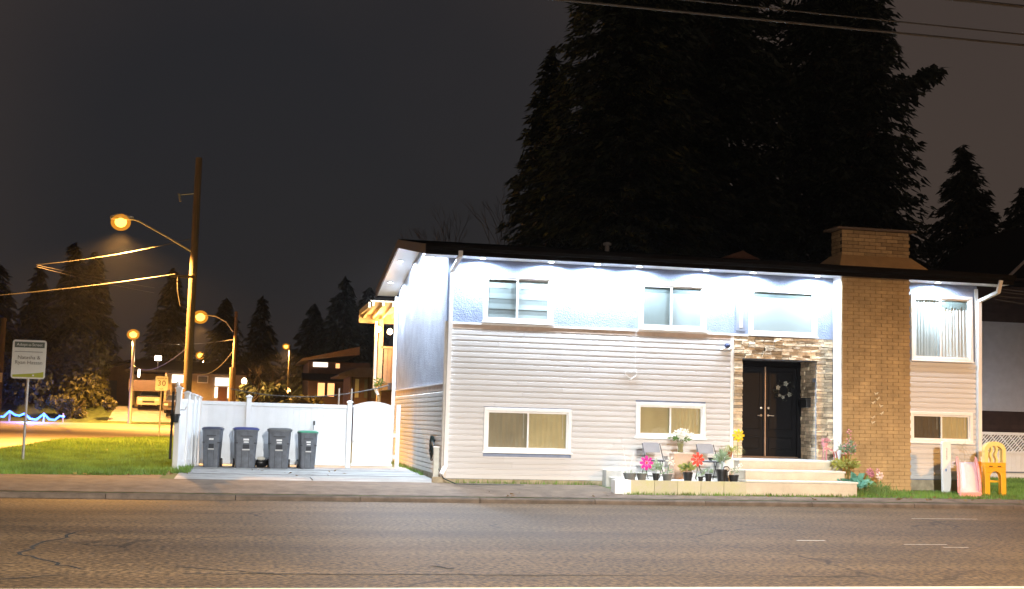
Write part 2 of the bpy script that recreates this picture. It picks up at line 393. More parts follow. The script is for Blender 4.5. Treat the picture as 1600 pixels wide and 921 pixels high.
# road paint and cracks
pm = MB(); z = .004
pm.quad((-60, 12.18, z), (60, 12.18, z), (60, 12.36, z), (-60, 12.36, z))
struct(pm.build('road_line', M['cream']))
def ribbon(b, pts, wd, z=.004):
    for (x0, y0), (x1, y1) in zip(pts, pts[1:]):
        d = Vector((x1-x0, y1-y0, 0)); n = Vector((-d.y, d.x, 0)).normalized()*wd/2
        b.quad((x0-n.x, y0-n.y, z), (x1-n.x, y1-n.y, z), (x1+n.x, y1+n.y, z), (x0+n.x, y0+n.y, z))
cb = MB()
def jag(p0, p1, n, a):
    return [(p0[0]+(p1[0]-p0[0])*i/n+(random.uniform(-a, a) if 0 < i < n else 0), p0[1]+(p1[1]-p0[1])*i/n+(random.uniform(-a, a) if 0 < i < n else 0)) for i in range(n+1)]
for p0, p1, n, a, wd in (((-2.1, 18.0), (-2.35, 15.2), 9, .12, .035), ((-2.35, 15.2), (-1.55, 13.9), 7, .08, .035), ((-3.2, 14.4), (-2.2, 14.4), 5, .04, .03),
                     ((-.6, 14.1), (.5, 13.4), 7, .07, .03), ((-.5, 13.5), (4.4, 13.3), 22, .05, .03), ((-2.4, 12.9), (-1.6, 13.4), 5, .05, .03), ((2.2, 14.2), (2.4, 13.9), 3, .03, .05),
                     ((4.4, 13.3), (7.0, 13.2), 9, .05, .022)):
    ribbon(cb, jag(p0, p1, n, a), wd*1.2)
struct(cb.build('road_crack', mat('crack_dark', (.012, .011, .010), .95)))
dm = MB()
for x0, x1, y, wd in ((12.6, 14.0, 21.9, .06), (9.6, 10.3, 16.9, .05), (8.15, 8.6, 17.4, .08), (10.0, 10.4, 16.5, .05), (12.9, 14.2, 18.0, .05), (12.7, 12.95, 18.15, .1)):
    dm.quad((x0, y, z), (x1, y, z), (x1, y+wd, z), (x0, y+wd, z))
struct(dm.build('road_dash', M['paint']))

# grass
def blades(name, pts, h0, h1, wd, m, parent=None):
    pts = np.asarray(pts); n = len(pts); az = RNG.uniform(0, 2*np.pi, n); h = RNG.uniform(h0, h1, n); ln = RNG.uniform(0, .7, n)*h
    d = np.stack([np.cos(az), np.sin(az), 0*az], 1)*wd; laz = RNG.uniform(0, 2*np.pi, n)
    tip = pts+np.stack([np.cos(laz)*ln, np.sin(laz)*ln, h], 1)
    return cloud(name, np.stack([pts-d, pts+d, tip], 1), m, parent, k=3)
def scatter(n, x0, x1, y0, y1, ok):
    X = RNG.uniform(x0, x1, n); Y = RNG.uniform(y0, y1, n)
    return [(x, y, g(x, y)) for x, y in zip(X, Y) if ok(x, y)]
lawn = lambda x, y: y > 28.38+.07*(x+5)+.1*math.sin(x*3) and not street(x, y) and (x < -1.55 or y > 34) and x > -7.6 and x < -1.0
pts = scatter(60000, -7.6, -1.0, 28, 42, lawn)+scatter(45000, -8, -1.0, 40, 68, lawn)
stuff(blades('grass', pts, .04, .13, .012, M['grass']))
rl = lambda x, y: (25.62+.05*math.sin(x*5) < y < 27.0 and x > 13.5) or (x > 17.9 and y < 33) or (8 < x <= 13.5 and 25.55 < y < 25.74)
stuff(blades('grass', scatter(90000, 8, 24, 25.5, 33, rl), .03, .10, .010, M['grass']))
stuff(blades('weeds', [(x, y, g(x, y)) for x, y in zip(RNG.uniform(-1.5, -1.05, 900), RNG.uniform(29.5, 33, 900))]+[(x+RNG.normal(0, .04), 27.55+RNG.normal(0, .03), .25) for x in RNG.uniform(4.6, 8, 250)]
      + [(4.36+RNG.normal(0, .03), y, g(4, y)) for y in RNG.uniform(30, 36, 400)], .03, .14, .01, M['grass']))

# ================================================================== the house
YF, XL, XR, YB = 27.64, 4.44, 17.70, 36.80
ZE = 5.33
house = thing('house', 'grey and beige split-level house with bright white lights under its eaves', 'house', (11, 32, .25))
wins = dict(UL=(5.26, 6.89, 3.87, 4.97), UM=(8.95, 10.60, 3.86, 4.97), DW=(11.67, 13.41, 3.825, 4.985), R=(15.90, 17.56, 3.38, 5.0),
            LL=(5.35, 7.38, .95, 1.95), LM=(8.91, 10.61, 1.35, 2.17), LR=(15.84, 17.53, 1.39, 2.145))
holes = [(a+.05, b-.05, c+.05, d-.05) for a, b, c, d in wins.values()]+[(11.51, 13.40, .93, 3.26)]
def wall_holes(x0, x1, z0, z1, hs, y0, y1):
    xs = sorted({x0, x1, *[h[0] for h in hs], *[h[1] for h in hs]}); zs = sorted({z0, z1, *[h[2] for h in hs], *[h[3] for h in hs]})
    xs = [x for x in xs if x0 <= x <= x1]; zs = [z for z in zs if z0 <= z <= z1]
    b = MB()
    def solid(i, j):
        if not (0 <= i < len(xs)-1 and 0 <= j < len(zs)-1): return False
        cx = (xs[i]+xs[i+1])/2; cz = (zs[j]+zs[j+1])/2
        return not any(h[0] < cx < h[1] and h[2] < cz < h[3] for h in hs)
    for i in range(len(xs)-1):
        for j in range(len(zs)-1):
            if not solid(i, j): continue
            a, c, e, f = xs[i], xs[i+1], zs[j], zs[j+1]
            b.quad((a, y0, e), (c, y0, e), (c, y0, f), (a, y0, f)); b.quad((a, y1, e), (a, y1, f), (c, y1, f), (c, y1, e))
            if not solid(i-1, j): b.quad((a, y0, e), (a, y0, f), (a, y1, f), (a, y1, e))
            if not solid(i+1, j): b.quad((c, y0, e), (c, y1, e), (c, y1, f), (c, y0, f))
            if not solid(i, j-1): b.quad((a, y0, e), (a, y1, e), (c, y1, e), (c, y0, e))
            if not solid(i, j+1): b.quad((a, y0, f), (c, y0, f), (c, y1, f), (a, y1, f))
    return b
front = wall_holes(XL, XR, .15, 5.5, holes, YF, YF+.18).build('front_wall', M['stucco'], house)
# gable side wall
rz = lambda y: 5.50+.155*(5.15-abs(y-32.2))           # top of the roof deck
sideb = MB().prism([(YF+.18, .15), (YB, .15), (YB, rz(YB)-.16), (32.2, rz(32.2)-.16), (YF+.18, rz(YF+.18)-.16)], 'x', XL, XL+.18)
side = sideb.build('side_wall', M['stucco_side'], house)
MB().prism([(YF+.18, .15), (YB, .15), (YB, rz(YB)-.16), (32.2, rz(32.2)-.16), (YF+.18, rz(YF+.18)-.16)], 'x', XR-.18, XR).build('side_wall', M['stucco_side'], house)
MB().box(XL+.18, XR-.18, YB-.18, YB-.002, .15, 5.3).build('rear_wall', M['stucco_side'], house)
# foundation
MB().box(XL-.012, 11.2, YF-.014, YF+.1, .05, .35).build('foundation', M['concfound'], house)
MB().box(15.62, XR+.012, YF-.014, YF+.1, .05, .50).build('foundation', M['concfound'], house)
MB().box(XL-.014, XL+.1, YF+.15, YB, .05, .42).build('foundation', M['concfound'], house)

# lap siding, board by board
def board_mesh(L, h, m, axis='x', key={}):
    k = (round(L, 3), round(h, 4), axis, m.name)
    if k not in key:
        pr = [(0, 0), (-.034, 0), (-.034, h*.64), (-.010, h*.80), (-.006, h), (0, h)]
        b = MB()
        if axis == 'x': b.prism(pr, 'x', 0, L)
        else: b.prism([(p[0], p[1]) for p in pr], 'x', 0, L)
        if axis == 'y':
            b.v = [(v[1], v[0], v[2]) for v in b.v]          # runs along +Y, proud towards -X
        key[k] = b.mesh('siding_board', m)
    return key[k]
def siding(parent, x0, x1, z0, z1, pitch, hs, m):
    n = round((z1-z0)/pitch); p = (z1-z0)/n
    for j in range(n):
        za, zb = z0+j*p, z0+(j+1)*p
        cuts = sorted((h[0], h[1]) for h in hs if h[2] < zb-.02 and h[3] > za+.02 and h[0] < x1 and h[1] > x0)
        x = x0; segs = []
        for a, b in cuts:
            if a > x+.02: segs.append((x, a))
            x = max(x, b)
        if x1 > x+.02: segs.append((x, x1))
        out_ = []
        for a, b in segs:
            if b-a > 3.8 and random.random() < .8:
                c = random.uniform(a+1.0, b-1.0); out_ += [(a, c-.002), (c+.002, b)]
            else: out_.append((a, b))
        segs = out_
        for a, b in segs: link('siding_board', board_mesh(b-a, p, m), parent, (a, YF-.001, za))
fr_h = [(a-.005, b+.005, c-.005, d+.005) for a, b, c, d in wins.values()]
siding(front, 4.53, 11.21, .36, 3.70, .124, fr_h, M['siding'])
siding(front, 15.62, 17.62, .52, 3.375, .124, fr_h, M['siding'])
n = 17; p = (2.30-.42)/n
for j in range(n): link('siding_board', board_mesh(YB-.07-(YF+.10), p, M['siding_side'], 'y'), side, (XL-.001, YF+.10, .42+j*p))
# belts and flashings
MB().box(4.53, 11.21, YF-.05, YF-.0015, 3.80, 3.845).box(10.605, 11.66, YF-.046, YF-.0017, 3.795, 3.84).build('belt_trim', M['white'], house)
MB().prism([(YF-.001, 3.70), (YF-.036, 3.702), (YF-.022, 3.799), (YF-.001, 3.799)], 'x', 4.53, 11.21).build('flashing', M['beige'], house)
MB().prism([(YF+.1, 2.305), (YB-.06, 2.305), (YB-.06, 2.44), (YF+.1, 2.44)], 'x', XL-.02, XL-.001).build('flashing', M['beige'], house)
MB().box(XL-.03, XL-.001, YF+.1, YB-.06, 2.442, 2.47).build('belt_trim', M['white'], house)
# corner trims
MB().box(XL-.028, XL+.088, YF-.032, YF+.10, .36, 3.846).build('corner_trim', mat('corner_beige', (.55, .50, .44), .5), house)
MB().box(XL-.03, XL-.001, YB-.06, YB, .40, 5.2).build('corner_trim', M['white'], house)
MB().box(11.215, 11.295, YF-.034, YF-.001, .36, 3.79).build('corner_trim', M['white'], house)
MB().box(17.625, 17.712, YF-.034, YF+.05, .50, 5.2).build('corner_trim', M['white'], house)

# roof: two slopes, soffits, fascia
X0, X1, Y0, Y1 = 3.84, 18.30, 27.04, 37.36
rb = MB()
for s in (1, -1):
    ya = Y0 if s > 0 else Y1
    rb.add([(X0, ya, rz(ya)), (X1, ya, rz(ya)), (X1, 32.2, rz(32.2)), (X0, 32.2, rz(32.2)), (X0, ya, rz(ya)-.04), (X1, ya, rz(ya)-.04), (X1, 32.2, rz(32.2)-.04), (X0, 32.2, rz(32.2)-.04)],
           [(0, 1, 2, 3), (4, 7, 6, 5), (0, 4, 5, 1), (0, 3, 7, 4), (1, 5, 6, 2)])
roof = rb.build('roof', M['shingle'], house)
# shingle courses on the front slope, one strip each
for k in range(16):
    ya = Y0+.005+k*.32; yb = ya+.33
    sh = MB(); sh.add([(X0+.01, ya, rz(ya)+.016), (X1-.01, ya, rz(ya)+.016), (X1-.01, min(yb, 32.19), rz(min(yb, 32.19))+.003), (X0+.01, min(yb, 32.19), rz(min(yb, 32.19))+.003),
               (X0+.01, ya, rz(ya)+.001), (X1-.01, ya, rz(ya)+.001)], [(0, 1, 2, 3), (0, 4, 5, 1)])
    sh.build('shingle_course', M['shingle'], roof)
MB().box(X0-.01, X1+.01, Y0-.03, Y0-.002, 5.27, 5.49).build('fascia', M['fascia'], house)
MB().prism([(Y0-.032, 5.36), (Y0-.10, 5.375), (Y0-.135, 5.43), (Y0-.135, 5.50), (Y0-.118, 5.50), (Y0-.115, 5.44), (Y0-.09, 5.395), (Y0-.032, 5.38)], 'x', X0, X1).build('gutter', M['fascia'], house)
MB().box(X0+.02, X1-.02, Y0, YF-.001, 5.285, 5.305).build('soffit', M['white'], house)
# rake soffits and rake boards of the gable end
def slab(x0, x1, ya, yb, dz0, dz1):
    return [(x, y, rz(y)+d) for d in (dz0, dz1) for y in (ya, yb) for x in (x0, x1)], [(0, 2, 3, 1), (4, 5, 7, 6), (0, 1, 5, 4), (2, 6, 7, 3), (0, 4, 6, 2), (1, 3, 7, 5)]
for xa, xb, xr in ((X0+.02, XL-.001, X0), (XR+.001, X1-.02, X1-.02)):
    sb_ = MB(); sb_.add(*slab(xa, xb, YF, 32.2, -.20, -.17)); sb_.add(*slab(xa, xb, 32.2, Y1-.02, -.20, -.17)); sb_.build('soffit', M['white'], house)
    fb_ = MB(); fb_.add(*slab(xr-.02, xr+.018, Y0, 32.2, -.225, -.005)); fb_.add(*slab(xr-.02, xr+.018, 32.2, Y1, -.225, -.005)); fb_.build('rake_board', M['fascia'] if xr > 10 else mat('rake_brown', (.10, .07, .055), .6), house)
MB().box(X0, X1, Y1+.002, Y1+.03, 5.25, 5.49).build('fascia', M['fascia'], house)
# roof vents
MB().prism([(11.5, rz(29)+.02), (12.52, rz(29)+.02), (12.03, rz(29)+.22)], 'y', 28.9, 29.3).build('roof_vent', mat('vent_rust', (.16, .075, .05), .7), house)
MB().lathe([(.06, 0), (.06, .16), (.11, .17), (.11, .22), (.02, .25)], (9.03, 30.6, rz(30.6)), 10).build('roof_vent', M['galv'], house)

# recessed lights under the eave
first = None
def soffit_light(x, y, z, side=False):
    global first
    if first is None:
        o = MB().lathe([(.085, 0), (.085, .012), (.06, .014)], (x, y, z-.012), 14)
        b = link('soffit_light', o.mesh('soffit_light', M['white'], (x, y, z)), house, (x, y, z))
        ln = MB().lathe([(.055, 0), (.055, .004)], (x, y, z-.017), 12); link('lens', ln.mesh('lens', E_LED, (x, y, z)), b, (x, y, z))
        light('lamp_beam', 'SPOT', (x, y, z-.03), POT_W, LED_COL, b, .05, None, R(176), .45)
        first = b
    else:
        b = dup(first, (x, y, z), house)
        if side:
            for q in b.children:
                if q.type == 'LIGHT': q.data = SIDE
    return b
SIDE = bpy.data.lights.new('side_beam', 'SPOT'); SIDE.energy = POT_W*1.5; SIDE.color = LED_COL; SIDE.shadow_soft_size = .05; SIDE.spot_size = R(176); SIDE.spot_blend = .45
for x in (5.165, 6.75, 7.85, 8.85, 10.48, 11.65, 13.29, 16.45): soffit_light(x, 27.33, 5.284)
for y in (28.7, 30.3, 31.6, 33.48, 35.74): soffit_light(4.06, y, rz(y)-.201, True)  # first three out of sight, assumed from bright streaks down the side wall
for y in (29.5, 32.2, 34.8): soffit_light(17.98, y, rz(y)-.201, True)  # assumed lights under the unseen right gable, added to light the neighbour's wall

# windows
def window(key, cols, kinds, bl):
    x0, x1, z0, z1 = wins[key]; y = YF
    wroot = MB()
    t = .075
    for a, b, c, d in ((x0, x1, z0, z0+t), (x0, x1, z1-t, z1), (x0, x0+t, z0+t, z1-t), (x1-t, x1, z0+t, z1-t)):
        wroot.box(a, b, y-.045, y+.02, c, d)
    wroot.box(x0-.03, x1+.03, y-.07, y-.0455, z0-.018, z0+.014)
    wd = wroot.build('window', M['white'], house, bevel=.006)
    ix0, ix1, iz0, iz1 = x0+t, x1-t, z0+t, z1-t
    edges = [ix0]+cols+[ix1]; fr = MB()
    for i, (a, b) in enumerate(zip(edges, edges[1:])):
        s = .04; oy = .0 if i == 0 else .012
        a2 = a if i == 0 else a-.02; b2 = b if i == len(edges)-2 else b+.02
        for p_, q_, c, d in ((a2, b2, iz0, iz0+s), (a2, b2, iz1-s, iz1), (a2, a2+s, iz0+s, iz1-s), (b2-s, b2, iz0+s, iz1-s)):
            fr.box(p_, q_, y-.02+oy+(.002 if i else 0), y+.012+oy, c, d)
        MB().box(a2+s, b2-s, y-.005+oy, y+.001+oy, iz0+s, iz1-s).build('pane', M['glass'], wd)
        k = kinds[i]; mm = bl[i]; top = iz1-.005
        if k == 'zebra':
            bb = MB(); nsl = 8; hh = (iz1-iz0)/nsl
            for q in range(nsl): bb.add([(a2+.02, y+.018+.02*(q % 2), iz0+q*hh), (b2-.02, y+.018+.02*(q % 2), iz0+q*hh), (b2-.02, y+.023, iz0+(q+1)*hh), (a2+.02, y+.023, iz0+(q+1)*hh)], [(0, 1, 2, 3)])
            bb.build('blind', mm, wd)
        elif k == 'shade':
            MB().box(a2+.015, b2-.015, y+.022, y+.026, iz0-.02, iz1-.17).box(a2+.01, b2-.01, y+.018, y+.030, iz0-.005, iz0+.02).build('blind', mm, wd)
            MB().box(a2+.01, b2-.01, y+.020, y+.05, iz1-.165, iz1).build('top_band', mat('top_band_grey', (.12, .15, .15), .7), wd)  # grey box added in place of the lit room above the shade
        elif k == 'full':
            
            bb = MB(); N = 36; vs = []
            for q in range(N+1):
                x = a2+.01+(b2-a2-.02)*q/N; yy = y+.034+.007*math.sin(q*1.3)+.004*math.sin(q*.37+i)
                vs += [(x, yy, iz0-.01), (x, yy+.004*math.sin(q*.8), iz1)]
            bb.add(vs, [(2*q, 2*q+2, 2*q+3, 2*q+1) for q in range(N)]); bb.build('blind', mm, wd, smooth=True)
            MB().tube([(b2-.12, y+.018, iz1), (b2-.12, y+.018, iz0+.25)], .004, 5).build('blind_cord', M['white'], wd)
        elif k == 'horiz':
            bb = MB(); nsl = int((iz1-iz0)/.045)
            for q in range(nsl):
                zz = iz0+q*.045; bb.add([(a2+.01, y+.02, zz), (b2-.01, y+.02, zz), (b2-.01, y+.036, zz+.044), (a2+.01, y+.036, zz+.044)], [(0, 1, 2, 3)])
            bb.build('blind', mm, wd)
        elif k == 'curtain':
            bb = MB(); N = 60; vs = []
            for q in range(N+1):
                x = a2+.01+(b2-a2-.02)*q/N; yy = y+.040+.014*math.sin(q*.95)+.008*math.sin(q*.41+1)
                vs += [(x, yy, iz0-.01), (x, yy, iz1)]
            bb.add(vs, [(2*q, 2*q+2, 2*q+3, 2*q+1) for q in range(N)]); bb.build('curtain', mm, wd, smooth=True)
            if i == 1:
                vb = MB()
                for q in range(9):
                    xa = a2+.03+q*(b2-a2-.06)/9; xb = xa+(b2-a2-.06)/9
                    vb.add([(xa, y+.019, iz1), (xb, y+.019, iz1), (xb, y+.019, iz1-.17-.03*(q % 3)), ((xa+xb)/2, y+.019, iz1-.26-.03*(q % 2)), (xa, y+.019, iz1-.17-.03*((q+2) % 3))], [(0, 1, 2, 3, 4)])
                vb.build('top_band', mat('lace_grey', (.17, .21, .20), .8), wd)
    fr.build('sash', M['white'], wd)
    rm = MB(); X0_, X1_, Z0_, Z1_ = x0+.02, x1-.02, z0+.02, z1-.02
    rm.quad((X0_, y+.8, Z0_), (X1_, y+.8, Z0_), (X1_, y+.8, Z1_), (X0_, y+.8, Z1_)); rm.quad((X0_, y+.19, Z0_), (X0_, y+.8, Z0_), (X0_, y+.8, Z1_), (X0_, y+.19, Z1_))
    rm.quad((X1_, y+.19, Z0_), (X1_, y+.8, Z0_), (X1_, y+.8, Z1_), (X1_, y+.19, Z1_)); rm.quad((X0_, y+.19, Z1_), (X1_, y+.19, Z1_), (X1_, y+.8, Z1_), (X0_, y+.8, Z1_)); rm.quad((X0_, y+.19, Z0_), (X1_, y+.19, Z0_), (X1_, y+.8, Z0_), (X0_, y+.8, Z0_))
    rm.build('room', M['room'], wd)
    return wd
teal = mat('grey_blind', (.22, .25, .25), .7, var=.04)
window('UL', [6.05], ['zebra', 'zebra'], [teal, M['blind']])
window('UM', [9.74], ['shade', 'shade'], [mat('mid_blind', (.24, .275, .27), .7, var=.04), M['blind']])
window('DW', [], ['shade'], [M['blind']])
window('R', [16.69], ['curtain', 'curtain'], [mat('grey_curtain', (.46, .49, .48), .8, var=.08, scale=5), M['curtain']])
window('LL', [6.37], ['full', 'full'], [M['blind_d'], M['blind_y']])
window('LM', [9.75], ['horiz', 'full'], [M['blind_y'], M['blind_y']])
window('LR', [16.69], ['full', 'full'], [mat('dark_blind', (.12, .085, .05), .7), M['blind_y']])

# door surround of ledge stone, recess and double door
sur = MB()
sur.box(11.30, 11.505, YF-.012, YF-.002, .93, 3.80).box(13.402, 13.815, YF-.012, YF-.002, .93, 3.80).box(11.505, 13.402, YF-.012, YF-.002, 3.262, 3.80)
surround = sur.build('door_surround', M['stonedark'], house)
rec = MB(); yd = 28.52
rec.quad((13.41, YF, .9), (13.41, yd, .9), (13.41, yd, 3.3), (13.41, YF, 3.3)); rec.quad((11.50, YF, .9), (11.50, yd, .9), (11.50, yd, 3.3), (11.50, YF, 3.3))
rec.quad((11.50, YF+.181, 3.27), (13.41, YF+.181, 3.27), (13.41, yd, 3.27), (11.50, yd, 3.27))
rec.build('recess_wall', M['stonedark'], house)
def stones(x0, x1, z0, z1, rows_h=(.05, .085), lens=(.14, .30)):
    z = z0
    while z < z1-.02:
        h = min(random.uniform(*rows_h), z1-z); x = x0
        if z1-z-h < .03: h = z1-z
        while x < x1-.02:
            l = min(random.uniform(*lens), x1-x)
            if x1-x-l < .07: l = x1-x
            d = random.uniform(.02, .065)
            b = MB().box(x+.004, x+l-.004, YF-.012-d, YF-.012, z+.004, z+h-.004, jit=.006)
            b.v = [(a, min(y, YF-.011), c) for a, y, c in b.v]
            b.build('stone', M['stone'], surround)
            x += l
        z += h
stones(11.30, 11.515, .93, 3.27, lens=(.2, .3)); stones(13.395, 13.815, .93, 3.27, lens=(.16, .3)); stones(11.30, 13.815, 3.27, 3.79)
z = .93                     # the stone-faced right cheek of the recess
while z < 3.24:
    h = random.uniform(.07, .11); y = YF+.02
    while y < yd-.1:
        l = min(random.uniform(.2, .35), yd-.08-y); d = random.uniform(.01, .035)
        b = MB().box(13.41-d, 13.409, y+.004, y+l-.004, z+.004, min(z+h, 3.265)-.004, jit=.003); b.v = [(min(a, 13.4095), q, c) for a, q, c in b.v]
        b.build('stone', M['stone'], surround); y += l
    z += h
fr = MB()
fr.box(11.51, 11.60, yd-.06, yd+.04, .93, 3.27).box(13.30, 13.40, yd-.06, yd+.04, .93, 3.27).box(11.60, 13.30, yd-.06, yd+.04, 3.14, 3.27)
fr.build('door_frame', M['doorblk'], house)
MB().box(11.60, 13.30, yd-.10, yd+.04, .93, .965).build('door_sill', mat('sill_brown', (.20, .13, .085), .5), house)
MB().box(12.445, 12.47, yd-.085, yd-.0305, .97, 3.13).build('astragal', mat('copper_strip', (.50, .36, .27), .35, metal=.4), house)
for x0, x1, hx, s in ((11.61, 12.445, 12.37, -1), (12.47, 13.295, 12.56, 1)):
    d = MB().box(x0, x1, yd-.03, yd+.02, .97, 3.135).build('door', M['doorblk'], house)
    pn = [(x0+.13, x1-.13, 1.15, 1.42), (x0+.13, x1-.13, 1.62, 3.0)]
    for a, b, c, e in pn:
        MB().box(a, b, yd-.045, yd-.0305, c, e).build('door_panel', M['doorblk'], d, bevel=.02)
        rim = MB()
        for q in ((a-.03, b+.03, c-.03, c-.005), (a-.03, b+.03, e+.005, e+.03), (a-.03, a-.005, c-.005, e+.005), (b+.005, b+.03, c-.005, e+.005)): rim.box(q[0], q[1], yd-.048, yd-.0305, q[2], q[3])
        rim.build('moulding', M['doorblk'], d)
    hb = MB().lathe([(.03, 0), (.03, .01)], (0, 0, 0), 12); hb.v = [(a+hx, yd-.031-c, b+1.95) for a, b, c in hb.v]
    hb.tube([(hx, yd-.03, 1.95), (hx, yd-.09, 1.95), (hx+s*.12, yd-.09, 1.945)], .011, 8); hb.build('handle', M['steel'], d, smooth=True)
    kb_ = MB().lathe([(.032, 0), (.03, .02), (.012, .03)], (0, 0, 0), 12); kb_.v = [(a+hx, yd-.031-c, b+2.13) for a, b, c in kb_.v]; kb_.build('deadbolt', M['steel'], d, smooth=True)
# wreath and letter box
wr = thing('wreath', 'dark twig wreath with pale flowers hanging on the black door', 'wreath', (12.93, yd-.06, 2.57))
MB().tube([(12.93+.13*math.cos(t), yd-.07, 2.57+.13*math.sin(t)) for t in [i*math.pi/12 for i in range(25)]], .012, 6).build('twig_ring', M['bark'], wr)
for t, s in ((2.75, .05), (1.3, .055), (-.6, .05), (-1.75, .04), (-2.3, .035)):
    c = (12.93+.17*math.cos(t), yd-.105, 2.57+.17*math.sin(t)); fl = MB()
    for k in range(5):
        a = k*2*math.pi/5+t; fl.quad(c, (c[0]+s*math.cos(a-.5), c[1]-.01, c[2]+s*math.sin(a-.5)), (c[0]+1.25*s*math.cos(a), c[1]-.02, c[2]+1.25*s*math.sin(a)), (c[0]+s*math.cos(a+.5), c[1]-.01, c[2]+s*math.sin(a+.5)))
    fl.build('flower', mat('petal_dull', (.26, .26, .22), .7), wr)
lf = []
for i in range(60):
    t = RNG.uniform(0, 6.28); rr = RNG.uniform(.12, .27); c = np.array([12.93+rr*math.cos(t), yd-.08-RNG.uniform(0, .03), 2.57+rr*math.sin(t)]); u = RNG.normal(0, .03, 3); v = RNG.normal(0, .012, 3)
    lf += [c-u, c+v, c+u, c-v]
cloud('leaves', lf, leafmat('dull_leaf', (.035, .04, .03)), wr)
lbx = thing('letter_box', 'black letter box fixed on the stone cheek beside the door', 'letter box', (13.33, 28.0, 2.26))
MB().box(13.26, 13.375, 27.86, 28.2, 2.16, 2.36).build('body', M['black'], lbx, bevel=.01); MB().box(13.245, 13.376, 27.85, 28.21, 2.363, 2.395).build('lid', M['black'], lbx, bevel=.005)

# chimney: column, stack, skirt and cap
CX0, CX1, CY = 13.83, 15.60, 27.15
ch = MB().box(CX0+.012, CX1-.012, CY+.012, YF-.002, .12, 5.284).build('chimney', M['mortarpaint'], house)
st = MB().box(CX0+.012, CX1-.012, CY+.012, 27.72, 5.40, 6.42).build('stack_core', M['mortar'], ch)
nb = 0
def brickrow(z, h, x0, x1, off, m, count, mbs=None, L=.292, gap=.012, face=.012):
    global nb
    x = x0-off
    while x < x1-.01:
        a, b = max(x, x0), min(x+L-gap, x1)
        if b-a > .03:
            pr = random.uniform(0, .004)
            q = MB().box(a, b, CY-pr, CY+.0125, z, z+h-gap)
            if mbs is None: q.build('brick', m, ch); nb += 1
            else: mbs.add(q.v, q.f)
        x += L
P_ = .0875; rest = MB()
for j in range(7): brickrow(5.80+j*P_, P_, CX0, CX1, (j % 2)*.146, M['brick'], True)
for j in range(7):          # left flank of the stack
    for y in (CY+.02+(j % 2)*.1, CY+.29+(j % 2)*.02):
        b = MB().box(CX0-.001, CX0+.0125, y, y+.24, 5.80+j*P_, 5.80+(j+1)*P_-.012); b.build('brick', M['brick'], ch); nb += 1
zrow = [.18+j*P_ for j in range(58)]
for j in reversed(range(58)):
    if nb < 288: brickrow(zrow[j], P_, CX0, CX1, (j % 2)*.146, M['brickpaint'], True, L=.292, gap=.010)
    else: brickrow(zrow[j], P_, CX0, CX1, (j % 2)*.146, M['brickpaint'], False, rest, gap=.010)
stuff(rest.build('brick_courses', M['brickpaint'], ch))
MB().box(CX0-.16, CX1+.14, CY-.09, 27.80, 6.42, 6.465).build('chimney_cap', mat('cap_concrete', (.17, .13, .10), .9, bump=.4), ch)
sk_ = MB().loft([[(CX0-.20, 26.86, 5.505), (CX1+.32, 26.86, 5.505), (CX1+.32, 27.9, 5.66), (CX0-.20, 27.9, 5.66)], [(CX0-.02, CY-.02, 5.80), (CX1+.02, CY-.02, 5.80), (CX1+.02, 27.75, 5.82), (CX0-.02, 27.75, 5.82)]])
sk_.build('flashing_skirt', M['flash'], ch)
MB().box(CX0-.022, CX0+.0095, CY+.02, YF-.08, .93, 5.284).build('side_board', M['white'], ch)
# butterflies on the chimney face
for i, (x, zz, lb) in enumerate(((14.686, 2.514, 'pale metal butterfly topmost on the chimney face'), (14.735, 2.394, 'pale metal butterfly just under the topmost one on the chimney'), (14.619, 2.30, 'pale metal butterfly third from the top, set left on the chimney'),
                 (14.80, 2.23, 'pale metal butterfly in the middle of the flight on the chimney'), (14.833, 2.05, 'pale metal butterfly farthest to the right on the chimney face'), (14.61, 1.95, 'faint metal butterfly second lowest on the chimney face'), (14.60, 1.83, 'pale metal butterfly lowest on the chimney face'))):
    b = MB(); s = .06; a0 = random.uniform(-.5, .5)
    for sg in (-1, 1):
        for k, ln in ((.6, 1.0), (-.5, .8)):
            pp = [(0, 0), (.3, .45), (1, k*1.2), (.6, k*.2)]
            pts = [(sg*u*s*ln, v*s*ln) for u, v in pp]
            b.quad(*[(x+u*math.cos(a0)-v*math.sin(a0), 27.135-abs(u)*.5, zz+u*math.sin(a0)+v*math.cos(a0)) for u, v in pts])
    b.tube([(x, 27.133, zz-.03), (x, 27.133, zz+.035)], .006, 5)
    tag(b.build('butterfly_ornament', mat('pale_gold', (.80, .70, .50), .4), None), lb, 'ornament', 'butterflies on the chimney')

# downspouts, number plate, camera, heart, hose
ds = MB()
def rect_pipe(b, pts, w=.045, d=.035):
    pts = [Vector(p) for p in pts]
    for p, q in zip(pts, pts[1:]):
        dirv = (q-p).normalized(); a = Vector((1, 0, 0)) if abs(dirv.x) < .8 else Vector((0, 0, 1)); b2 = dirv.cross(a).normalized(); a = b2.cross(dirv)
        p2 = p-dirv*.01; q2 = q+dirv*.01
        vs = [r+a*sx*w+b2*sy*d for r in (p2, q2) for sx, sy in ((-1, -1), (1, -1), (1, 1), (-1, 1))]
        b.add(vs, [(0, 1, 2, 3), (7, 6, 5, 4), (0, 4, 5, 1), (1, 5, 6, 2), (2, 6, 7, 3), (3, 7, 4, 0)])
rect_pipe(ds, [(4.60, 26.98, 5.36), (4.60, 26.98, 5.26), (4.52, YF-.075, 4.98), (4.50, YF-.075, .62), (4.40, YF-.17, .46)])
ds.build('downspout', M['white'], house)
ds = MB(); rect_pipe(ds, [(17.93, 26.98, 5.36), (17.90, 27.05, 5.08), (17.72, YF-.075, 4.90), (17.67, YF-.075, .55)]); ds.build('downspout', M['white'], house)
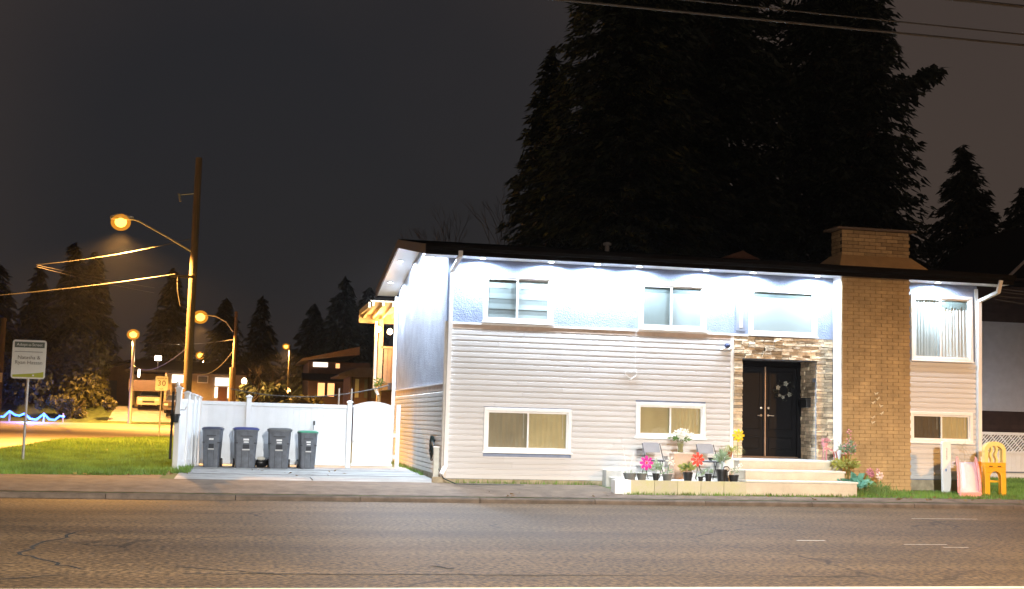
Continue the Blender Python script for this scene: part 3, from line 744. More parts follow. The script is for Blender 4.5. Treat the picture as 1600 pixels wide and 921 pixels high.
ds = MB(); rect_pipe(ds, [(XL-.075, YB-.2, 5.2), (XL-.075, YB-.2, .4)]); ds.build('downspout', M['white'], house)
MB().box(17.715, 17.80, YF+.05, YF+.16, .4, 5.0).build('corner_trim', mat('trim_brown', (.34, .20, .09), .6), house)
npl = thing('house_number_plate', 'tall grey house number plate beside the window over the door', 'number plate', (11.47, YF-.01, 3.92))
MB().box(11.345, 11.59, YF-.03, YF-.002, 3.91, 4.625).build('plate', mat('plate_slate', (.20, .23, .29), .5, var=.05), npl, bevel=.008)
MB().box(11.43, 11.51, YF-.038, YF-.0305, 3.99, 4.54).build('number_strip', mat('strip_pale', (.62, .56, .52), .5, var=.05), npl)
def text(name, body, size, loc, m, parent, rot=(R(90), 0, 0), ext=.002, align='CENTER'):
    cu = bpy.data.curves.new(name, 'FONT'); cu.body = body; cu.size = size; cu.extrude = ext; cu.align_x = align; cu.align_y = 'CENTER'
    cu.materials.append(m); tmp = bpy.data.objects.new('tmp_text', cu); C.objects.link(tmp); bpy.context.view_layer.update()
    me = bpy.data.meshes.new_from_object(tmp); bpy.data.objects.remove(tmp); bpy.data.curves.remove(cu); me.name = name
    o = link(name, me, parent, loc); o.rotation_euler = rot; return o
for i, c in enumerate('13875'): text('digit', c, .11, (11.47, YF-.041, 4.49-i*.108), mat('digit_grey', (.25, .24, .26), .5), npl)
scam = thing('security_camera', 'small dark security camera with white base beside the stone surround', 'camera', (11.09, 27.6, 3.5))
MB().box(10.96, 11.21, YF-.075, YF-.03, 3.44, 3.50).build('base', M['white'], scam, bevel=.01)
MB().ell((11.09, YF-.14, 3.54), .065, .09, .06).build('dome', mat('navy_dome', (.02, .03, .08), .2), scam, smooth=True)
MB().tube([(11.0, YF-.09, 3.47), (11.0, YF-.16, 3.45)], .03, 8).tube([(11.18, YF-.09, 3.47), (11.18, YF-.16, 3.45)], .03, 8).build('spotlight', M['white'], scam)
ht = thing('heart_ornament', 'white wire heart hanging on a long string below the upper window', 'ornament', (8.8, YF-.05, 3.84))
MB().tube([(8.865, YF-.08, 3.84), (8.865, YF-.05, 2.90)], .005, 5).build('string', M['white'], ht)
MB().tube([(8.77+.14*(16*math.sin(t)**3)/16, YF-.05, 2.80+.13*(13*math.cos(t)-5*math.cos(2*t)-2*math.cos(3*t)-math.cos(4*t))/16) for t in [i*math.pi/14 for i in range(29)]], .009, 5).build('heart_wire', M['white'], ht)
hs = thing('garden_hose', 'dark coiled garden hose hung on the side wall and trailing to the drive', 'hose', (4.35, 28.4, 1.1))
hb = MB(); pts = []
hy, hz_ = 28.75, 1.08
for i in range(200):
    t = i/200*2*math.pi*7; rr = .16+.04*math.sin(i*.37); st_ = 1.0+.45*(i/200)
    pts.append((4.36-.03*math.sin(i*.9), hy+rr*.8*math.cos(t), hz_+rr*st_*math.sin(t)-.10*(i/200)))
hb.tube(pts, .013, 5); hb.build('coil', mat('hose_dark', (.012, .03, .03), .5), hs)
MB().tube([(4.36, 28.65, 1.15), (4.34, 28.2, .95), (4.36, 27.9, .62), (4.45, 27.45, .36), (4.7, 27.2, .25), (5.3, 27.1, .25), (6.2, 27.2, .253)], .013, 6).build('hose_end', mat('hose_dark', (.012, .03, .03), .5), hs, smooth=True)
MB().box(4.40, 4.438, 28.6, 28.9, 1.12, 1.18).build('hanger', M['black'], hs)
gp = thing('corner_post', 'short white capped post standing by the front left house corner', 'post', (4.32, 27.75, .24))
MB().box(4.26, 4.37, 27.70, 27.81, .36, 1.02).build('post', mat('post_offwhite', (.60, .60, .54), .6), gp); MB().box(4.25, 4.38, 27.69, 27.82, 1.021, 1.05).build('cap', M['white'], gp); MB().box(4.22, 4.46, 27.55, 27.69, .22, .36).box(4.21, 4.47, 27.54, 27.70, .361, .385).build('base_block', M['concfound'], gp)

# ================================================================== steps, terrace and what stands on it
stp = thing('front_steps', 'three cream front steps leading up to the black double door', 'steps', (12, 26.6, .25))
for x0, x1, y0, z0, z1 in ((11.03, 13.45, 26.62, .20, .93), (11.0, 13.42, 26.18, .20, .715), (10.84, 13.50, 25.75, .18, .50)):
    s = MB().box(x0+.02, x1-.02, y0+.02, {26.62: 27.6, 26.18: 26.63, 25.75: 26.19}[y0], z0, z1-.04).build('step', M['step'], stp)
    MB().box(x0, x1, y0-.012, {26.62: 27.60, 26.18: 26.625, 25.75: 26.185}[y0], z1-.0395, z1).build('tread', M['steptop'], s, bevel=.006)
MB().box(11.45, 13.40, 27.60, 28.46, .86, .928).build('landing', M['steptop'], stp)
ter = thing('terrace', 'low pale concrete terrace edging in front of the lower window', 'terrace', (9.4, 26.6, .25))
MB().box(8.2, 10.83, 25.78, 27.60, .1, .455).build('fill', M['steptop'], ter)
for i in range(5): MB().box(8.21+i*.526, 8.21+(i+1)*.526-.008, 25.70, 25.779, .16, .47+random.uniform(-.004, .004)).build('edging_block', mat('mossy_block', (.52, .48, .38), .85, var=.1, scale=5, rnd=.1, hue=(.44, .44, .24)), ter)
MB().box(7.84, 8.20, 25.66, 25.95, .16, .475).build('corner_block', M['white'], ter, bevel=.01)
MB().box(8.13, 8.50, 27.30, 27.60, .2, .61).build('wall_block', mat('grey_block', (.50, .50, .48), .8, var=.12), ter, bevel=.01)
TZ = .456
def pot(x, y, w, h, m, label, z=TZ, kind=None):
    t = thing('plant_pot', label, 'plant pot', (x, y, z), 'pots along the terrace edge')
    MB().lathe([(w*.36, 0), (w*.47, h*.86), (w*.5, h*.86), (w*.5, h), (w*.44, h), (w*.42, h*.9)], (x, y, z), 16).build('pot', m, t, smooth=True)
    MB().lathe([(w*.42, h*.88), (.001, h*.9)], (x, y, z), 12, cap=False).build('soil', M['soil'], t)
    return t
def leaves(name, c, n, spread, size, m, parent, up=0.0, asp=.45):
    c = np.array(c); o = []
    for i in range(n):
        d = RNG.normal(0, 1, 3); d[2] = abs(d[2])*.6+up*RNG.uniform(.3, 1); d /= np.linalg.norm(d)
        p0 = c+d*np.array(spread)*RNG.uniform(.25, 1); L = size*RNG.uniform(.7, 1.3); u = d+RNG.normal(0, .35, 3)-np.array([0, 0, .25]); u = u/np.linalg.norm(u)*L
        s = np.cross(u, RNG.normal(0, 1, 3)); s = s/np.linalg.norm(s)*L*asp*.5
        o += [p0, p0+u*.5+s, p0+u, p0+u*.5-s]
    return cloud(name, o, m, parent)
def stems(pairs, r, m, parent, name='stem'):
    b = MB()
    for a, c in pairs: b.tube([a, ((a[0]+c[0])/2+random.uniform(-.01, .01), (a[1]+c[1])/2, (a[2]+c[2])/2), c], r, 5)
    return b.build(name, m, parent)
def flower(c, r, m, parent, petals=6, name='petals', centre=None, tilt=-.4, wide=.75):
    b = MB()
    for k in range(petals):
        a = k*2*math.pi/petals; ca, sa = math.cos(a), math.sin(a); w = math.pi/petals*wide
        P0 = lambda rr, aa, dy: (c[0]+rr*math.cos(aa), c[1]+dy, c[2]+rr*math.sin(aa))
        b.quad(P0(.12*r, a, 0), P0(.6*r, a-w, -.02), P0(r, a-w*.45, .0), P0(r, a+w*.45, .0), P0(.6*r, a+w, -.035))
    o = b.build(name, m, parent)
    if centre: MB().ell((c[0], c[1]-.02, c[2]), r*.16, r*.12, r*.16, 8, 5).build('flower_centre', centre, parent)
    return o
YP = 25.95
p1 = pot(8.273, YP+.05, .30, .15, M['potgrey'], 'wide low grey pot of soil at the left end of the terrace')
p2 = pot(8.525, YP, .23, .15, M['potgrey'], 'grey bowl pot carrying the magenta flower pinwheel')
p3 = pot(8.844, YP, .155, .155, M['black'], 'small black pot with pale green leaves beside the magenta pinwheel')
p4 = pot(9.105, YP, .23, .14, M['potgrey'], 'grey pot with a white lily in front of the left chair')
p5 = pot(9.573, YP, .225, .19, M['black'], 'black pot of yellow variegated leaves below the coral pinwheel')
p6 = pot(9.86, YP-.02, .12, .10, M['black'], 'tiny black pot with a white and green seedling')
p7 = pot(10.048, YP, .16, .165, M['black'], 'small black pot with a low green plant in front of the right chair')
p8 = pot(10.363, YP+.02, .245, .265, M['black'], 'tallest black pot, holding an upright pale plant')
p9 = pot(10.624, YP-.03, .23, .15, M['black'], 'black pot with white flowers at the right end of the terrace')
leaves('leaves', (8.28, YP+.05, TZ+.13), 14, (.12, .1, .05), .06, M['leafp'], p1)
stems([((8.22, YP+.05, TZ+.12), (8.10, YP+.05, TZ+.75)), ((8.25, YP+.05, TZ+.12), (8.36, YP+.05, TZ+.6))], .005, M['white'], p1, 'bare_stem')
leaves('leaves', (8.525, YP, TZ+.13), 16, (.1, .08, .06), .06, M['leafp'], p2)
leaves('leaves', (8.85, YP, TZ+.22), 60, (.15, .1, .16), .10, M['leafp'], p3, .8); stems([((8.844, YP, TZ+.13), (8.85, YP, TZ+.3))], .008, M['leafg'], p3)
leaves('leaves', (9.105, YP, TZ+.16), 20, (.1, .08, .08), .08, M['leafp'], p4); stems([((9.1, YP, TZ+.12), (9.15, YP-.02, .87))], .006, M['leafg'], p4)
flower((9.15, YP-.04, .89), .10, M['petw'], p4, 6, wide=.6); flower((9.21, YP-.03, .83), .06, M['petw'], p4, 5)
leaves('leaves', (9.57, YP, TZ+.24), 70, (.17, .12, .13), .10, M['leafy'], p5, .5, .6); leaves('leaves', (9.57, YP, TZ+.24), 30, (.16, .12, .13), .09, M['leafg'], p5, .5, .6)
leaves('leaves', (9.86, YP-.02, TZ+.10), 24, (.07, .06, .06), .06, M['leafp'], p6, .6)
leaves('leaves', (10.03, YP, TZ+.18), 40, (.13, .1, .08), .08, M['leafp'], p7, .5)
leaves('leaves', (10.36, YP, TZ+.40), 90, (.13, .10, .22), .13, M['leafp'], p8, 1.5, .3); stems([((10.36, YP, TZ+.24), (10.33, YP, TZ+.7)), ((10.36, YP, TZ+.24), (10.43, YP, TZ+.65))], .006, M['leafg'], p8)
leaves('leaves', (10.65, YP-.03, TZ+.2), 24, (.1, .08, .1), .07, M['leafp'], p9, .5); flower((10.70, YP-.07, TZ+.30), .06, M['petw'], p9, 5); flower((10.62, YP-.07, TZ+.24), .05, M['petw'], p9, 5); flower((10.76, YP-.07, TZ+.36), .055, M['petw'], p9, 5)
def pinwheel(x, z, r, m, lb, cm, base):
    t = thing('flower_pinwheel', lb, 'pinwheel', (x, YP-.05, base), 'flower pinwheels on the terrace')
    flower((x, YP-.09, z), r, m, t, 8, 'blades', cm, wide=.95); stems([((x, YP-.05, base), (x, YP-.06, z))], .006, M['leafg'], t)
pinwheel(8.598, .835, .155, M['petm'], 'magenta flower pinwheel on a stick in a grey pot', M['petr'], TZ+.13)
pinwheel(9.76, .93, .155, M['petr'], 'coral red flower pinwheel on a stick by the vase table', M['petr'], TZ+.0)
pinwheel(10.70, 1.47, .145, M['pety'], 'yellow flower pinwheel by the left edge of the door', M['pety'], 1.0)
# white pedestal, spider plant
pd = thing('pedestal', 'narrow white pedestal carrying the spider plant beside the steps', 'pedestal', (10.60, 26.25, TZ))
MB().box(10.50, 10.72, 26.15, 26.35, TZ, .92).build('column', M['white'], pd, bevel=.01); MB().box(10.48, 10.74, 26.13, 26.37, .921, .95).build('top', M['white'], pd)
sp = thing('spider_plant', 'arching spider plant in a terracotta pot on the white pedestal', 'potted plant', (10.63, 26.2, .951))
MB().lathe([(.05, 0), (.072, .13), (.08, .13), (.08, .16)], (10.63, 26.2, .951), 14).build('pot', M['terra'], sp, smooth=True)
b = MB()
for i in range(75):
    a = random.uniform(0, 6.28); L = random.uniform(.18, .36); hh = random.uniform(.08, .2); pr = None; w_ = .008
    for k in range(5):
        t = k/4; q = Vector((10.68+math.cos(a)*L*t, 26.18+math.sin(a)*L*t*.7, 1.10+hh*math.sin(t*2.4)-.12*t*t)); n_ = Vector((-math.sin(a), math.cos(a), 0))*w_*(1-t*.8)
        if pr: b.quad(pr[0]-pr[1], pr[0]+pr[1], q+n_, q-n_)
        pr = (q, n_)
b.build('leaves', M['leafy'], sp)
# watering can behind the tall pot
wc = thing('watering_can', 'small black watering can beside the white pedestal', 'watering can', (10.50, 26.0, TZ))
MB().lathe([(.06, 0), (.06, .13), (.04, .15)], (10.49, 26.08, TZ+.09), 10).build('body', M['black'], wc, smooth=True); MB().tube([(10.49+.07*math.cos(t), 26.02, TZ+.27+.06*math.sin(t)) for t in [i*math.pi/6 for i in range(-3, 10)]], .012, 6).build('handle', M['black'], wc)
MB().box(10.43, 10.55, 26.02, 26.14, TZ, TZ+.089).build('foot', M['black'], wc)
# folding chairs
def chair(x, y, lb, rot):
    t = thing('folding_chair', lb, 'chair', (x, y, TZ), 'folding chairs on the terrace')
    W = .21
    for s in (-1, 1):
        MB().tube([(x+s*W, y+.22, TZ), (x+s*W, y-.05, TZ+.44), (x+s*W*.98, y+.20, TZ+.78)], .011, 6).build('leg', M['black'], t)
        MB().tube([(x+s*W*.9, y-.22, TZ), (x+s*W*.9, y+.12, TZ+.40)], .011, 6).build('leg', M['black'], t)
    MB().box(x-W+.02, x+W-.02, y-.20, y+.16, TZ+.40, TZ+.43).build('seat', M['chairgrey'], t, bevel=.01)
    MB().tube([(x-W*.9, y-.21, TZ+.405), (x+W*.9, y-.21, TZ+.405)], .014, 6).tube([(x-W*.9, y-.20, TZ+.08), (x+W*.9, y-.20, TZ+.08)], .009, 6).build('stretcher', M['black'], t)
    MB().loft([[(x-W+.0, y+.15, TZ+.58), (x+W-.0, y+.15, TZ+.58), (x+W-.0, y+.17, TZ+.58), (x-W+.0, y+.17, TZ+.58)], [(x-W+.015, y+.205, TZ+.77), (x+W-.015, y+.205, TZ+.77), (x+W-.015, y+.225, TZ+.77), (x-W+.015, y+.225, TZ+.77)],
               [(x-W+.05, y+.21, TZ+.80), (x+W-.05, y+.21, TZ+.80), (x+W-.05, y+.228, TZ+.80), (x-W+.05, y+.228, TZ+.80)]]).build('backrest', M['chairgrey'], t, bevel=.006)
    return t
chair(9.06, 26.75, 'grey folding chair left of the peach box with the vase', 0)
chair(10.34, 26.75, 'grey folding chair beside the steps, right of the peach box', 0)
bowl = MB().lathe([(.03, 0), (.07, .06), (.075, .065), (.06, .06), (.02, .02)], (10.38, 26.68, TZ+.431), 12).build('bowl', M['black'], None, smooth=True); tag(bowl, 'small dark bowl lying on the seat of the right chair', 'bowl')
tb = thing('side_table', 'small peach coloured box table between the two chairs', 'table', (9.74, 26.9, TZ))
MB().box(9.56, 9.98, 26.78, 27.12, TZ, 1.02).build('body', M['peach'], tb); MB().box(9.53, 10.01, 26.75, 27.15, 1.021, 1.05).build('top', mat('pale_peach', (.70, .58, .48), .6), tb, bevel=.006)
vs_ = thing('flower_vase', 'glass vase of white lilies standing on the peach box table', 'vase', (9.75, 26.92, 1.051))
MB().lathe([(.06, 0), (.065, .02), (.055, .10), (.085, .20), (.08, .20), (.05, .1)], (9.75, 26.92, 1.051), 14).build('vase', mat('vase_olive', (.22, .21, .10), .15), vs_, smooth=True)
stems([((9.75, 26.92, 1.2), (9.75+dx, 26.92, 1.40)) for dx in (-.15, -.08, 0, .07, .15)], .006, M['leafg'], vs_)
leaves('leaves', (9.76, 26.92, 1.33), 46, (.24, .15, .10), .11, M['leafg'], vs_, .3)
for i in range(17):
    a = random.uniform(0, 6.28); rr = random.uniform(.02, .25); flower((9.76+rr*math.cos(a), 26.86-random.uniform(0, .12), 1.40+abs(.09*math.sin(a))+random.uniform(-.05, .05)), random.uniform(.05, .08), M['petw'], vs_, 6, wide=.7)
# pots right of the steps, plant stand at the door
sn = thing('garden_plant', 'tall flowering plant with yellow green leaves between steps and chimney', 'plant', (13.65, 26.55, .25))
leaves('leaves', (13.66, 26.55, 1.05), 110, (.20, .15, .34), .12, M['leafp'], sn, 1.2, .4); leaves('leaves', (13.56, 26.5, .80), 170, (.32, .2, .20), .14, M['leafy'], sn, .3, .4)
stems([((13.65, 26.55, .3), (13.67, 26.55, 1.66)), ((13.65, 26.55, .3), (13.78, 26.55, 1.4)), ((13.65, 26.55, .3), (13.55, 26.55, 1.3))], .008, M['leafg'], sn)
pf = MB()
for i in range(34):
    s_ = random.choice([(13.67, 1.1, 1.72), (13.79, 1.1, 1.42), (13.55, 1.05, 1.36)]); zz = random.uniform(s_[1], s_[2]); c = (s_[0]+random.uniform(-.05, .05), 26.5+random.uniform(-.04, .04), zz)
    pf.ell(c, .022, .022, .018, 6, 4)
stuff(pf.build('flowers', M['petp'], sn))
ho = thing('hosta', 'blue green broad leaved plant at the foot of the tall flowering plant', 'plant', (13.6, 26.3, .25))
leaves('leaves', (13.62, 26.2, .42), 60, (.25, .18, .16), .2, M['leafb'], ho, .35, .7); leaves('leaves', (13.85, 26.2, .42), 30, (.2, .15, .12), .15, M['leafg'], ho, .3, .5)
MB().lathe([(.08, 0), (.12, .2)], (13.62, 26.3, .2), 12).build('pot', M['potgrey'], ho)
bo = thing('small_flower', 'pink bloom on a short stem at the foot of the chimney', 'flower', (14.26, 26.7, .2))
for k in range(2): flower((14.25+.03*k, 26.62-.02*k, .70-.05*k), .10-.02*k, mat('petal_dusty', (.42, .16, .22), .6, var=.2), bo, 8, wide=.95)
stems([((14.25, 26.66, .2), (14.25, 26.65, .68))], .007, M['leafg'], bo); leaves('leaves', (14.25, 26.66, .4), 26, (.12, .1, .15), .09, M['leafg'], bo)
bo = thing('small_flower', 'white and pink bloom on a short stem right of the pink one', 'flower', (14.48, 26.7, .2))
flower((14.49, 26.60, .62), .10, mat('petal_blush', (.74, .56, .54), .6, var=.1), bo, 7, wide=.95); flower((14.45, 26.62, .73), .06, M['petp'], bo, 6)
stems([((14.48, 26.66, .2), (14.48, 26.65, .62))], .007, M['leafg'], bo); leaves('leaves', (14.45, 26.6, .32), 60, (.3, .15, .12), .12, M['leafg'], bo)
wd_ = thing('weed_clump', 'clump of long bright grass beside the blooms by the chimney', 'plant', (14.2, 26.2, .2))
b = MB()
for i in range(160):
    x = random.gauss(14.2, .22); y = random.gauss(26.25, .12); a = random.uniform(0, 6.28); h = random.uniform(.12, .32); l = random.uniform(.05, .2)
    b.quad((x-.01, y, g(x, y)), (x+.01, y, g(x, y)), (x+l*math.cos(a), y+l*math.sin(a), g(x, y)+h))
b.build('leaves', M['leafg'], wd_)
ps = thing('ornamental_bicycle', 'pale pink ornamental plant stand with a round white wheel right of the door', 'plant stand', (13.5, 27.2, .93))
wh = M['petw']
MB().tube([(13.62+.15*math.cos(t), 27.18, 1.28+.15*math.sin(t)) for t in [i*math.pi/12 for i in range(25)]], .012, 6).build('wheel', wh, ps)
sb2 = MB()
for k in range(8): sb2.tube([(13.62, 27.18, 1.28), (13.62+.15*math.cos(k*.785), 27.18, 1.28+.15*math.sin(k*.785))], .004, 4)
sb2.build('spokes', wh, ps)
MB().tube([(13.34, 27.15, .93), (13.37, 27.18, 1.18), (13.46, 27.18, 1.22), (13.60, 27.18, 1.15)], .022, 6).tube([(13.43, 27.18, .93), (13.45, 27.18, 1.2)], .02, 6).tube([(13.66, 27.18, .93), (13.62, 27.18, 1.14)], .02, 6).tube([(13.74, 27.2, .93), (13.68, 27.18, 1.14)], .018, 6).tube([(13.38, 27.18, 1.18), (13.36, 27.18, 1.40), (13.45, 27.16, 1.45)], .018, 6).build('frame', M['petp'], ps)
MB().lathe([(.05, 0), (.09, .10), (.085, .10), (.05, .02)], (13.40, 27.18, 1.24), 10).build('basket', M['petp'], ps)
stuff(leaves('flowers', (13.40, 27.16, 1.38), 50, (.10, .08, .10), .06, M['petp'], ps))

# toy slide
sl = thing('toy_slide', 'childs pink plastic slide with yellow arched ladder on the grass', 'slide', (16.9, 26.4, .2))
def bez(a, b, c, n=10): return [tuple((1-t)**2*p+2*t*(1-t)*q+t*t*r_ for p, q, r_ in zip(a, b, c)) for t in [i/n for i in range(n+1)]]
LL_ = bez((16.55, 26.75, .98), (16.38, 26.4, .75), (16.14, 26.02, .30)); RR_ = bez((17.02, 26.72, .98), (16.92, 26.4, .72), (16.68, 26.0, .28))
b = MB(); vs = [];
for l, r_ in zip(LL_, RR_): vs += [l, r_]
b.add(vs, [(2*i, 2*i+1, 2*i+3, 2*i+2) for i in range(10)]); o = b.build('chute_bed', M['palepink'], sl, smooth=True); sm = o.modifiers.new('solid', 'SOLIDIFY'); sm.thickness = .02
for P in (LL_, RR_):
    q = MB()
    q.loft([[(x-.03, y, z-.02), (x+.03, y, z-.02), (x+.03, y-.01, z+.12), (x-.03, y-.01, z+.12)] for x, y, z in P]); q.build('chute_wall', M['pink'], sl, smooth=True, bevel=.01)
MB().box(16.13, 16.69, 25.93, 26.03, .19, .31).build('chute_foot', M['pink'], sl, bevel=.02)
MB().box(16.55, 17.02, 26.74, 26.95, .90, .96).build('platform', M['palepink'], sl, bevel=.01)
# arched ladder panel (front) with three wavy bars
def arch_panel(y0, y1):
    x0, x1, zb, zm, zt = 17.0, 17.55, .20, .92, 1.46; xc = (x0+x1)/2
    b = MB(); b.box(x0, x0+.13, y0, y1, zb, .75); b.box(x1-.13, x1, y0, y1, zb, .75)
    ar = [(xc+.145*math.cos(t), .62+.16*math.sin(t)) for t in [math.pi*i/10 for i in range(11)]]
    for (xa, za), (xb, zb_) in zip(ar, ar[1:]): b.add([(xa, y0, za), (xb, y0, zb_), (xb, y0, .86), (xa, y0, .86), (xa, y1, za), (xb, y1, zb_), (xb, y1, .86), (xa, y1, .86)], [(0, 1, 2, 3), (7, 6, 5, 4), (0, 4, 5, 1), (3, 2, 6, 7)])
    b.box(x0, x0+.13, y0, y1, .751, .86); b.box(x1-.13, x1, y0, y1, .751, .86); b.box(x0, x1, y0, y1, .861, .98)
    b.box(x0-.03, x0+.16, y0-.06, y1+.08, .17, .215); b.box(x1-.16, x1+.06, y0-.06, y1+.08, .17, .215)
    return b, (x0, x1, y0, y1)
b, (x0, x1, y0, y1) = arch_panel(26.30, 26.42); b.build('ladder_base', M['yellow'], sl, bevel=.008)
MB().box(17.11, 17.20, 26.292, 26.2995, .88, .905).box(17.33, 17.42, 26.292, 26.2995, .88, .905).build('slot', mat('slot_brown', (.10, .05, .01), .8), sl)
outer = [(x0, .981), (x0, 1.28)]+[((x0+x1)/2+.275*math.cos(t), 1.28+.19*math.sin(t)) for t in [math.pi*(1-i/10) for i in range(1, 10)]]+[(x1, 1.28), (x1, .981)]
inner = [(x0+.09, .981), (x0+.09, 1.26)]+[((x0+x1)/2+.185*math.cos(t), 1.26+.11*math.sin(t)) for t in [math.pi*(1-i/10) for i in range(1, 10)]]+[(x1-.09, 1.26), (x1-.09, .981)]
b = MB()
for (o0, o1, i0, i1) in zip(outer, outer[1:], inner, inner[1:]):
    b.add([(o0[0], y0, o0[1]), (o1[0], y0, o1[1]), (i1[0], y0, i1[1]), (i0[0], y0, i0[1]), (o0[0], y1, o0[1]), (o1[0], y1, o1[1]), (i1[0], y1, i1[1]), (i0[0], y1, i0[1])], [(0, 1, 2, 3), (7, 6, 5, 4), (0, 4, 5, 1), (3, 2, 6, 7)])
b.build('ladder_arch', M['paleyel'], sl)
for k in range(2):
    xx = x0+.185+k*.13; b = MB(); sec = []
    for i in range(13):
        z_ = .97+i*.034; x_ = xx+.022*math.sin(i*.85); sec.append([(x_-.025, y0+.02, z_), (x_+.03, y0+.02, z_), (x_+.03, y1-.02, z_), (x_-.025, y1-.02, z_)])
    b.loft(sec); b.build('wavy_bar', M['paleyel'], sl, smooth=True)
b, _ = arch_panel(27.0, 27.1); b.v = [(x-.18, y, z) for x, y, z in b.v]; b.build('ladder_base', M['yellow'], sl, bevel=.008)
MB().box(16.85, 17.5, 26.42, 27.0, .52, .56).build('step_board', M['yellow'], sl)
MB().loft([[(16.22, 26.80, .2), (16.44, 26.80, .2), (16.44, 26.88, .2), (16.22, 26.88, .2)], [(16.20, 26.80, 1.38), (16.44, 26.80, 1.38), (16.44, 26.88, 1.38), (16.20, 26.88, 1.38)], [(16.24, 26.80, 1.45), (16.40, 26.80, 1.45), (16.40, 26.88, 1.45), (16.24, 26.88, 1.45)]]).build('side_panel', M['palepink'] if 0 else M['white'], sl, bevel=.015)
MB().box(16.285, 16.315, 26.793, 26.7985, .74, .80).build('sticker', mat('sticker_blue', (.05, .2, .5), .5), sl)
b = MB()
for i in range(9): b.box(16.31+.006*(i % 2), 16.335, 26.793, 26.7985, 1.02+i*.03, 1.04+i*.03)
b.build('lettering', M['chairgrey'], sl)

# ================================================================== bins
def bin_(x, y, w, h, lid, lb, tilt=0, extra=None):
    t = thing('wheelie_bin', lb, 'wheelie bin', (x, y, g(x, y)+.011), 'wheelie bins along the white fence'); z = g(x, y)+.011
    def rr(cx, cy, a, b, zz, r=.05, n=3):
        o = []
        for sx, sy, a0 in ((1, 1, 0), (-1, 1, 90), (-1, -1, 180), (1, -1, 270)):
            for k in range(n+1):
                th = R(a0+90*k/n); o.append((cx+sx*(a-r)+r*math.cos(th), cy+sy*(b-r)+r*math.sin(th), zz))
        return o
    d = w*.52
    body = MB().loft([rr(x, y, w*.39, d*.78, z), rr(x, y, w*.42, d*.84, z+h*.4), rr(x, y, w*.455, d*.92, z+h*.72), rr(x, y, w*.47, d*.97, z+h*.93)]).build('body', M['bin'], t, smooth=True)
    MB().loft([rr(x, y, w*.5, d*1.03, z+h*.905, .06), rr(x, y, w*.5, d*1.03, z+h*.935, .06)]).build('rim', M['bin'], t, smooth=True)
    MB().loft([rr(x, y, w*.52, d*1.06, z+h*.936, .07), rr(x, y, w*.52, d*1.06, z+h*.962, .07), rr(x, y, w*.44, d*.9, z+h*.992, .07), rr(x, y, w*.26, d*.5, z+h, .05)]).build('lid', lid, t, smooth=True)
    def yf(zz):
        tt = (zz-z)/h
        return y-d*np.interp(tt, [0, .4, .72, .93], [.78, .84, .92, .97])
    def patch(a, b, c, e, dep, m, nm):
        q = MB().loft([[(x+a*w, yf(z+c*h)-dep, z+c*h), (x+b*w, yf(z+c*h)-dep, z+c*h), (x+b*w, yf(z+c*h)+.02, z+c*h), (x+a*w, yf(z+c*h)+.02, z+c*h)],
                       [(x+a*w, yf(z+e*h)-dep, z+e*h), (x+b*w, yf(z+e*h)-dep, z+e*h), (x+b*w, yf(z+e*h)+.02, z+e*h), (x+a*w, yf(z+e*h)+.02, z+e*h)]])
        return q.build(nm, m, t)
    patch(-.24, .24, .79, .885, .022, M['bin'], 'front_lip'); patch(-.24, .24, .775, .789, .006, M['bindark'], 'lip_shadow')  # dark raised strips on the front paint the shade of lip, pocket and grooves
    patch(-.13, .13, .47, .58, .004, M['bindark'], 'pocket_shade'); patch(-.15, .15, .435, .465, .03, M['galv'], 'lift_bar')
    patch(-.12, .11, .675, .72, .003, M['sticker'], 'sticker')
    if extra: patch(-.10, .10, .62, .65, .003, M['sticker'], 'sticker')
    patch(.125, .14, .02, .42, .004, M['bindark'], 'groove_shade'); patch(-.45, -.33, .60, .625, .012, M['bindark'], 'notch_shade'); patch(.31, .44, .60, .625, .012, M['bindark'], 'notch_shade')
    patch(-.17, -.155, .02, .42, .003, M['bindark'], 'groove_shade')
    MB().tube([(x-w*.42, y+d*1.12, z+h*.89), (x+w*.42, y+d*1.12, z+h*.89)], .016, 8).box(x-w*.44, x-w*.40, y+d*.85, y+d*1.13, z+h*.87, z+h*.91).box(x+w*.40, x+w*.44, y+d*.85, y+d*1.13, z+h*.87, z+h*.91).build('handle', M['bindark'], t)
    for s in (-1, 1): MB().tube([(x+s*w*.47, y+d*.82, z+.11), (x+s*w*.40, y+d*.82, z+.11)], .11, 14).build('wheel', M['black'], t)
    t.rotation_euler.z = R(tilt)
    return t
bin_(-.63, 32.10, .48, .99, M['lidslate'], 'narrow grey bin with a slate lid, nearest the side fence', -7, False)
bin_(.17, 32.05, .60, 1.0, M['lidblue'], 'wide grey wheelie bin with a blue lid', 3, True)
bin_(1.00, 32.05, .60, 1.0, M['lidgrey'], 'wide grey wheelie bin with a pale grey lid', -2, True)
bin_(1.70, 32.10, .47, .95, M['lidgreen'], 'narrow grey bin with a green lid, nearest the gate', 5, True)
bag = thing('rubbish_bag', 'dark bag with a pale scrap between blue and grey lidded bins', 'bag', (.6, 32.3, .34))
bb_ = MB().ell((.58, 32.35, .45), .16, .14, .13); bb_.v = [(x+random.uniform(-.02, .02), y, z+random.uniform(-.02, .02)) for x, y, z in bb_.v]; bb_.build('sack', M['black'], bag, smooth=True); MB().ell((.57, 32.2, .56), .11, .04, .05, 8, 5).build('scrap', M['petw'], bag, smooth=True)
spk = MB().tube([(1.86, 32.6, 1.3), (1.87, 32.6, 1.52)], .008, 6).box(1.85, 1.90, 32.59, 32.62, 1.42, 1.53); tag(spk.build('gate_latch', M['black'], None), 'small black hook on the white fence above the green lid', 'hook')

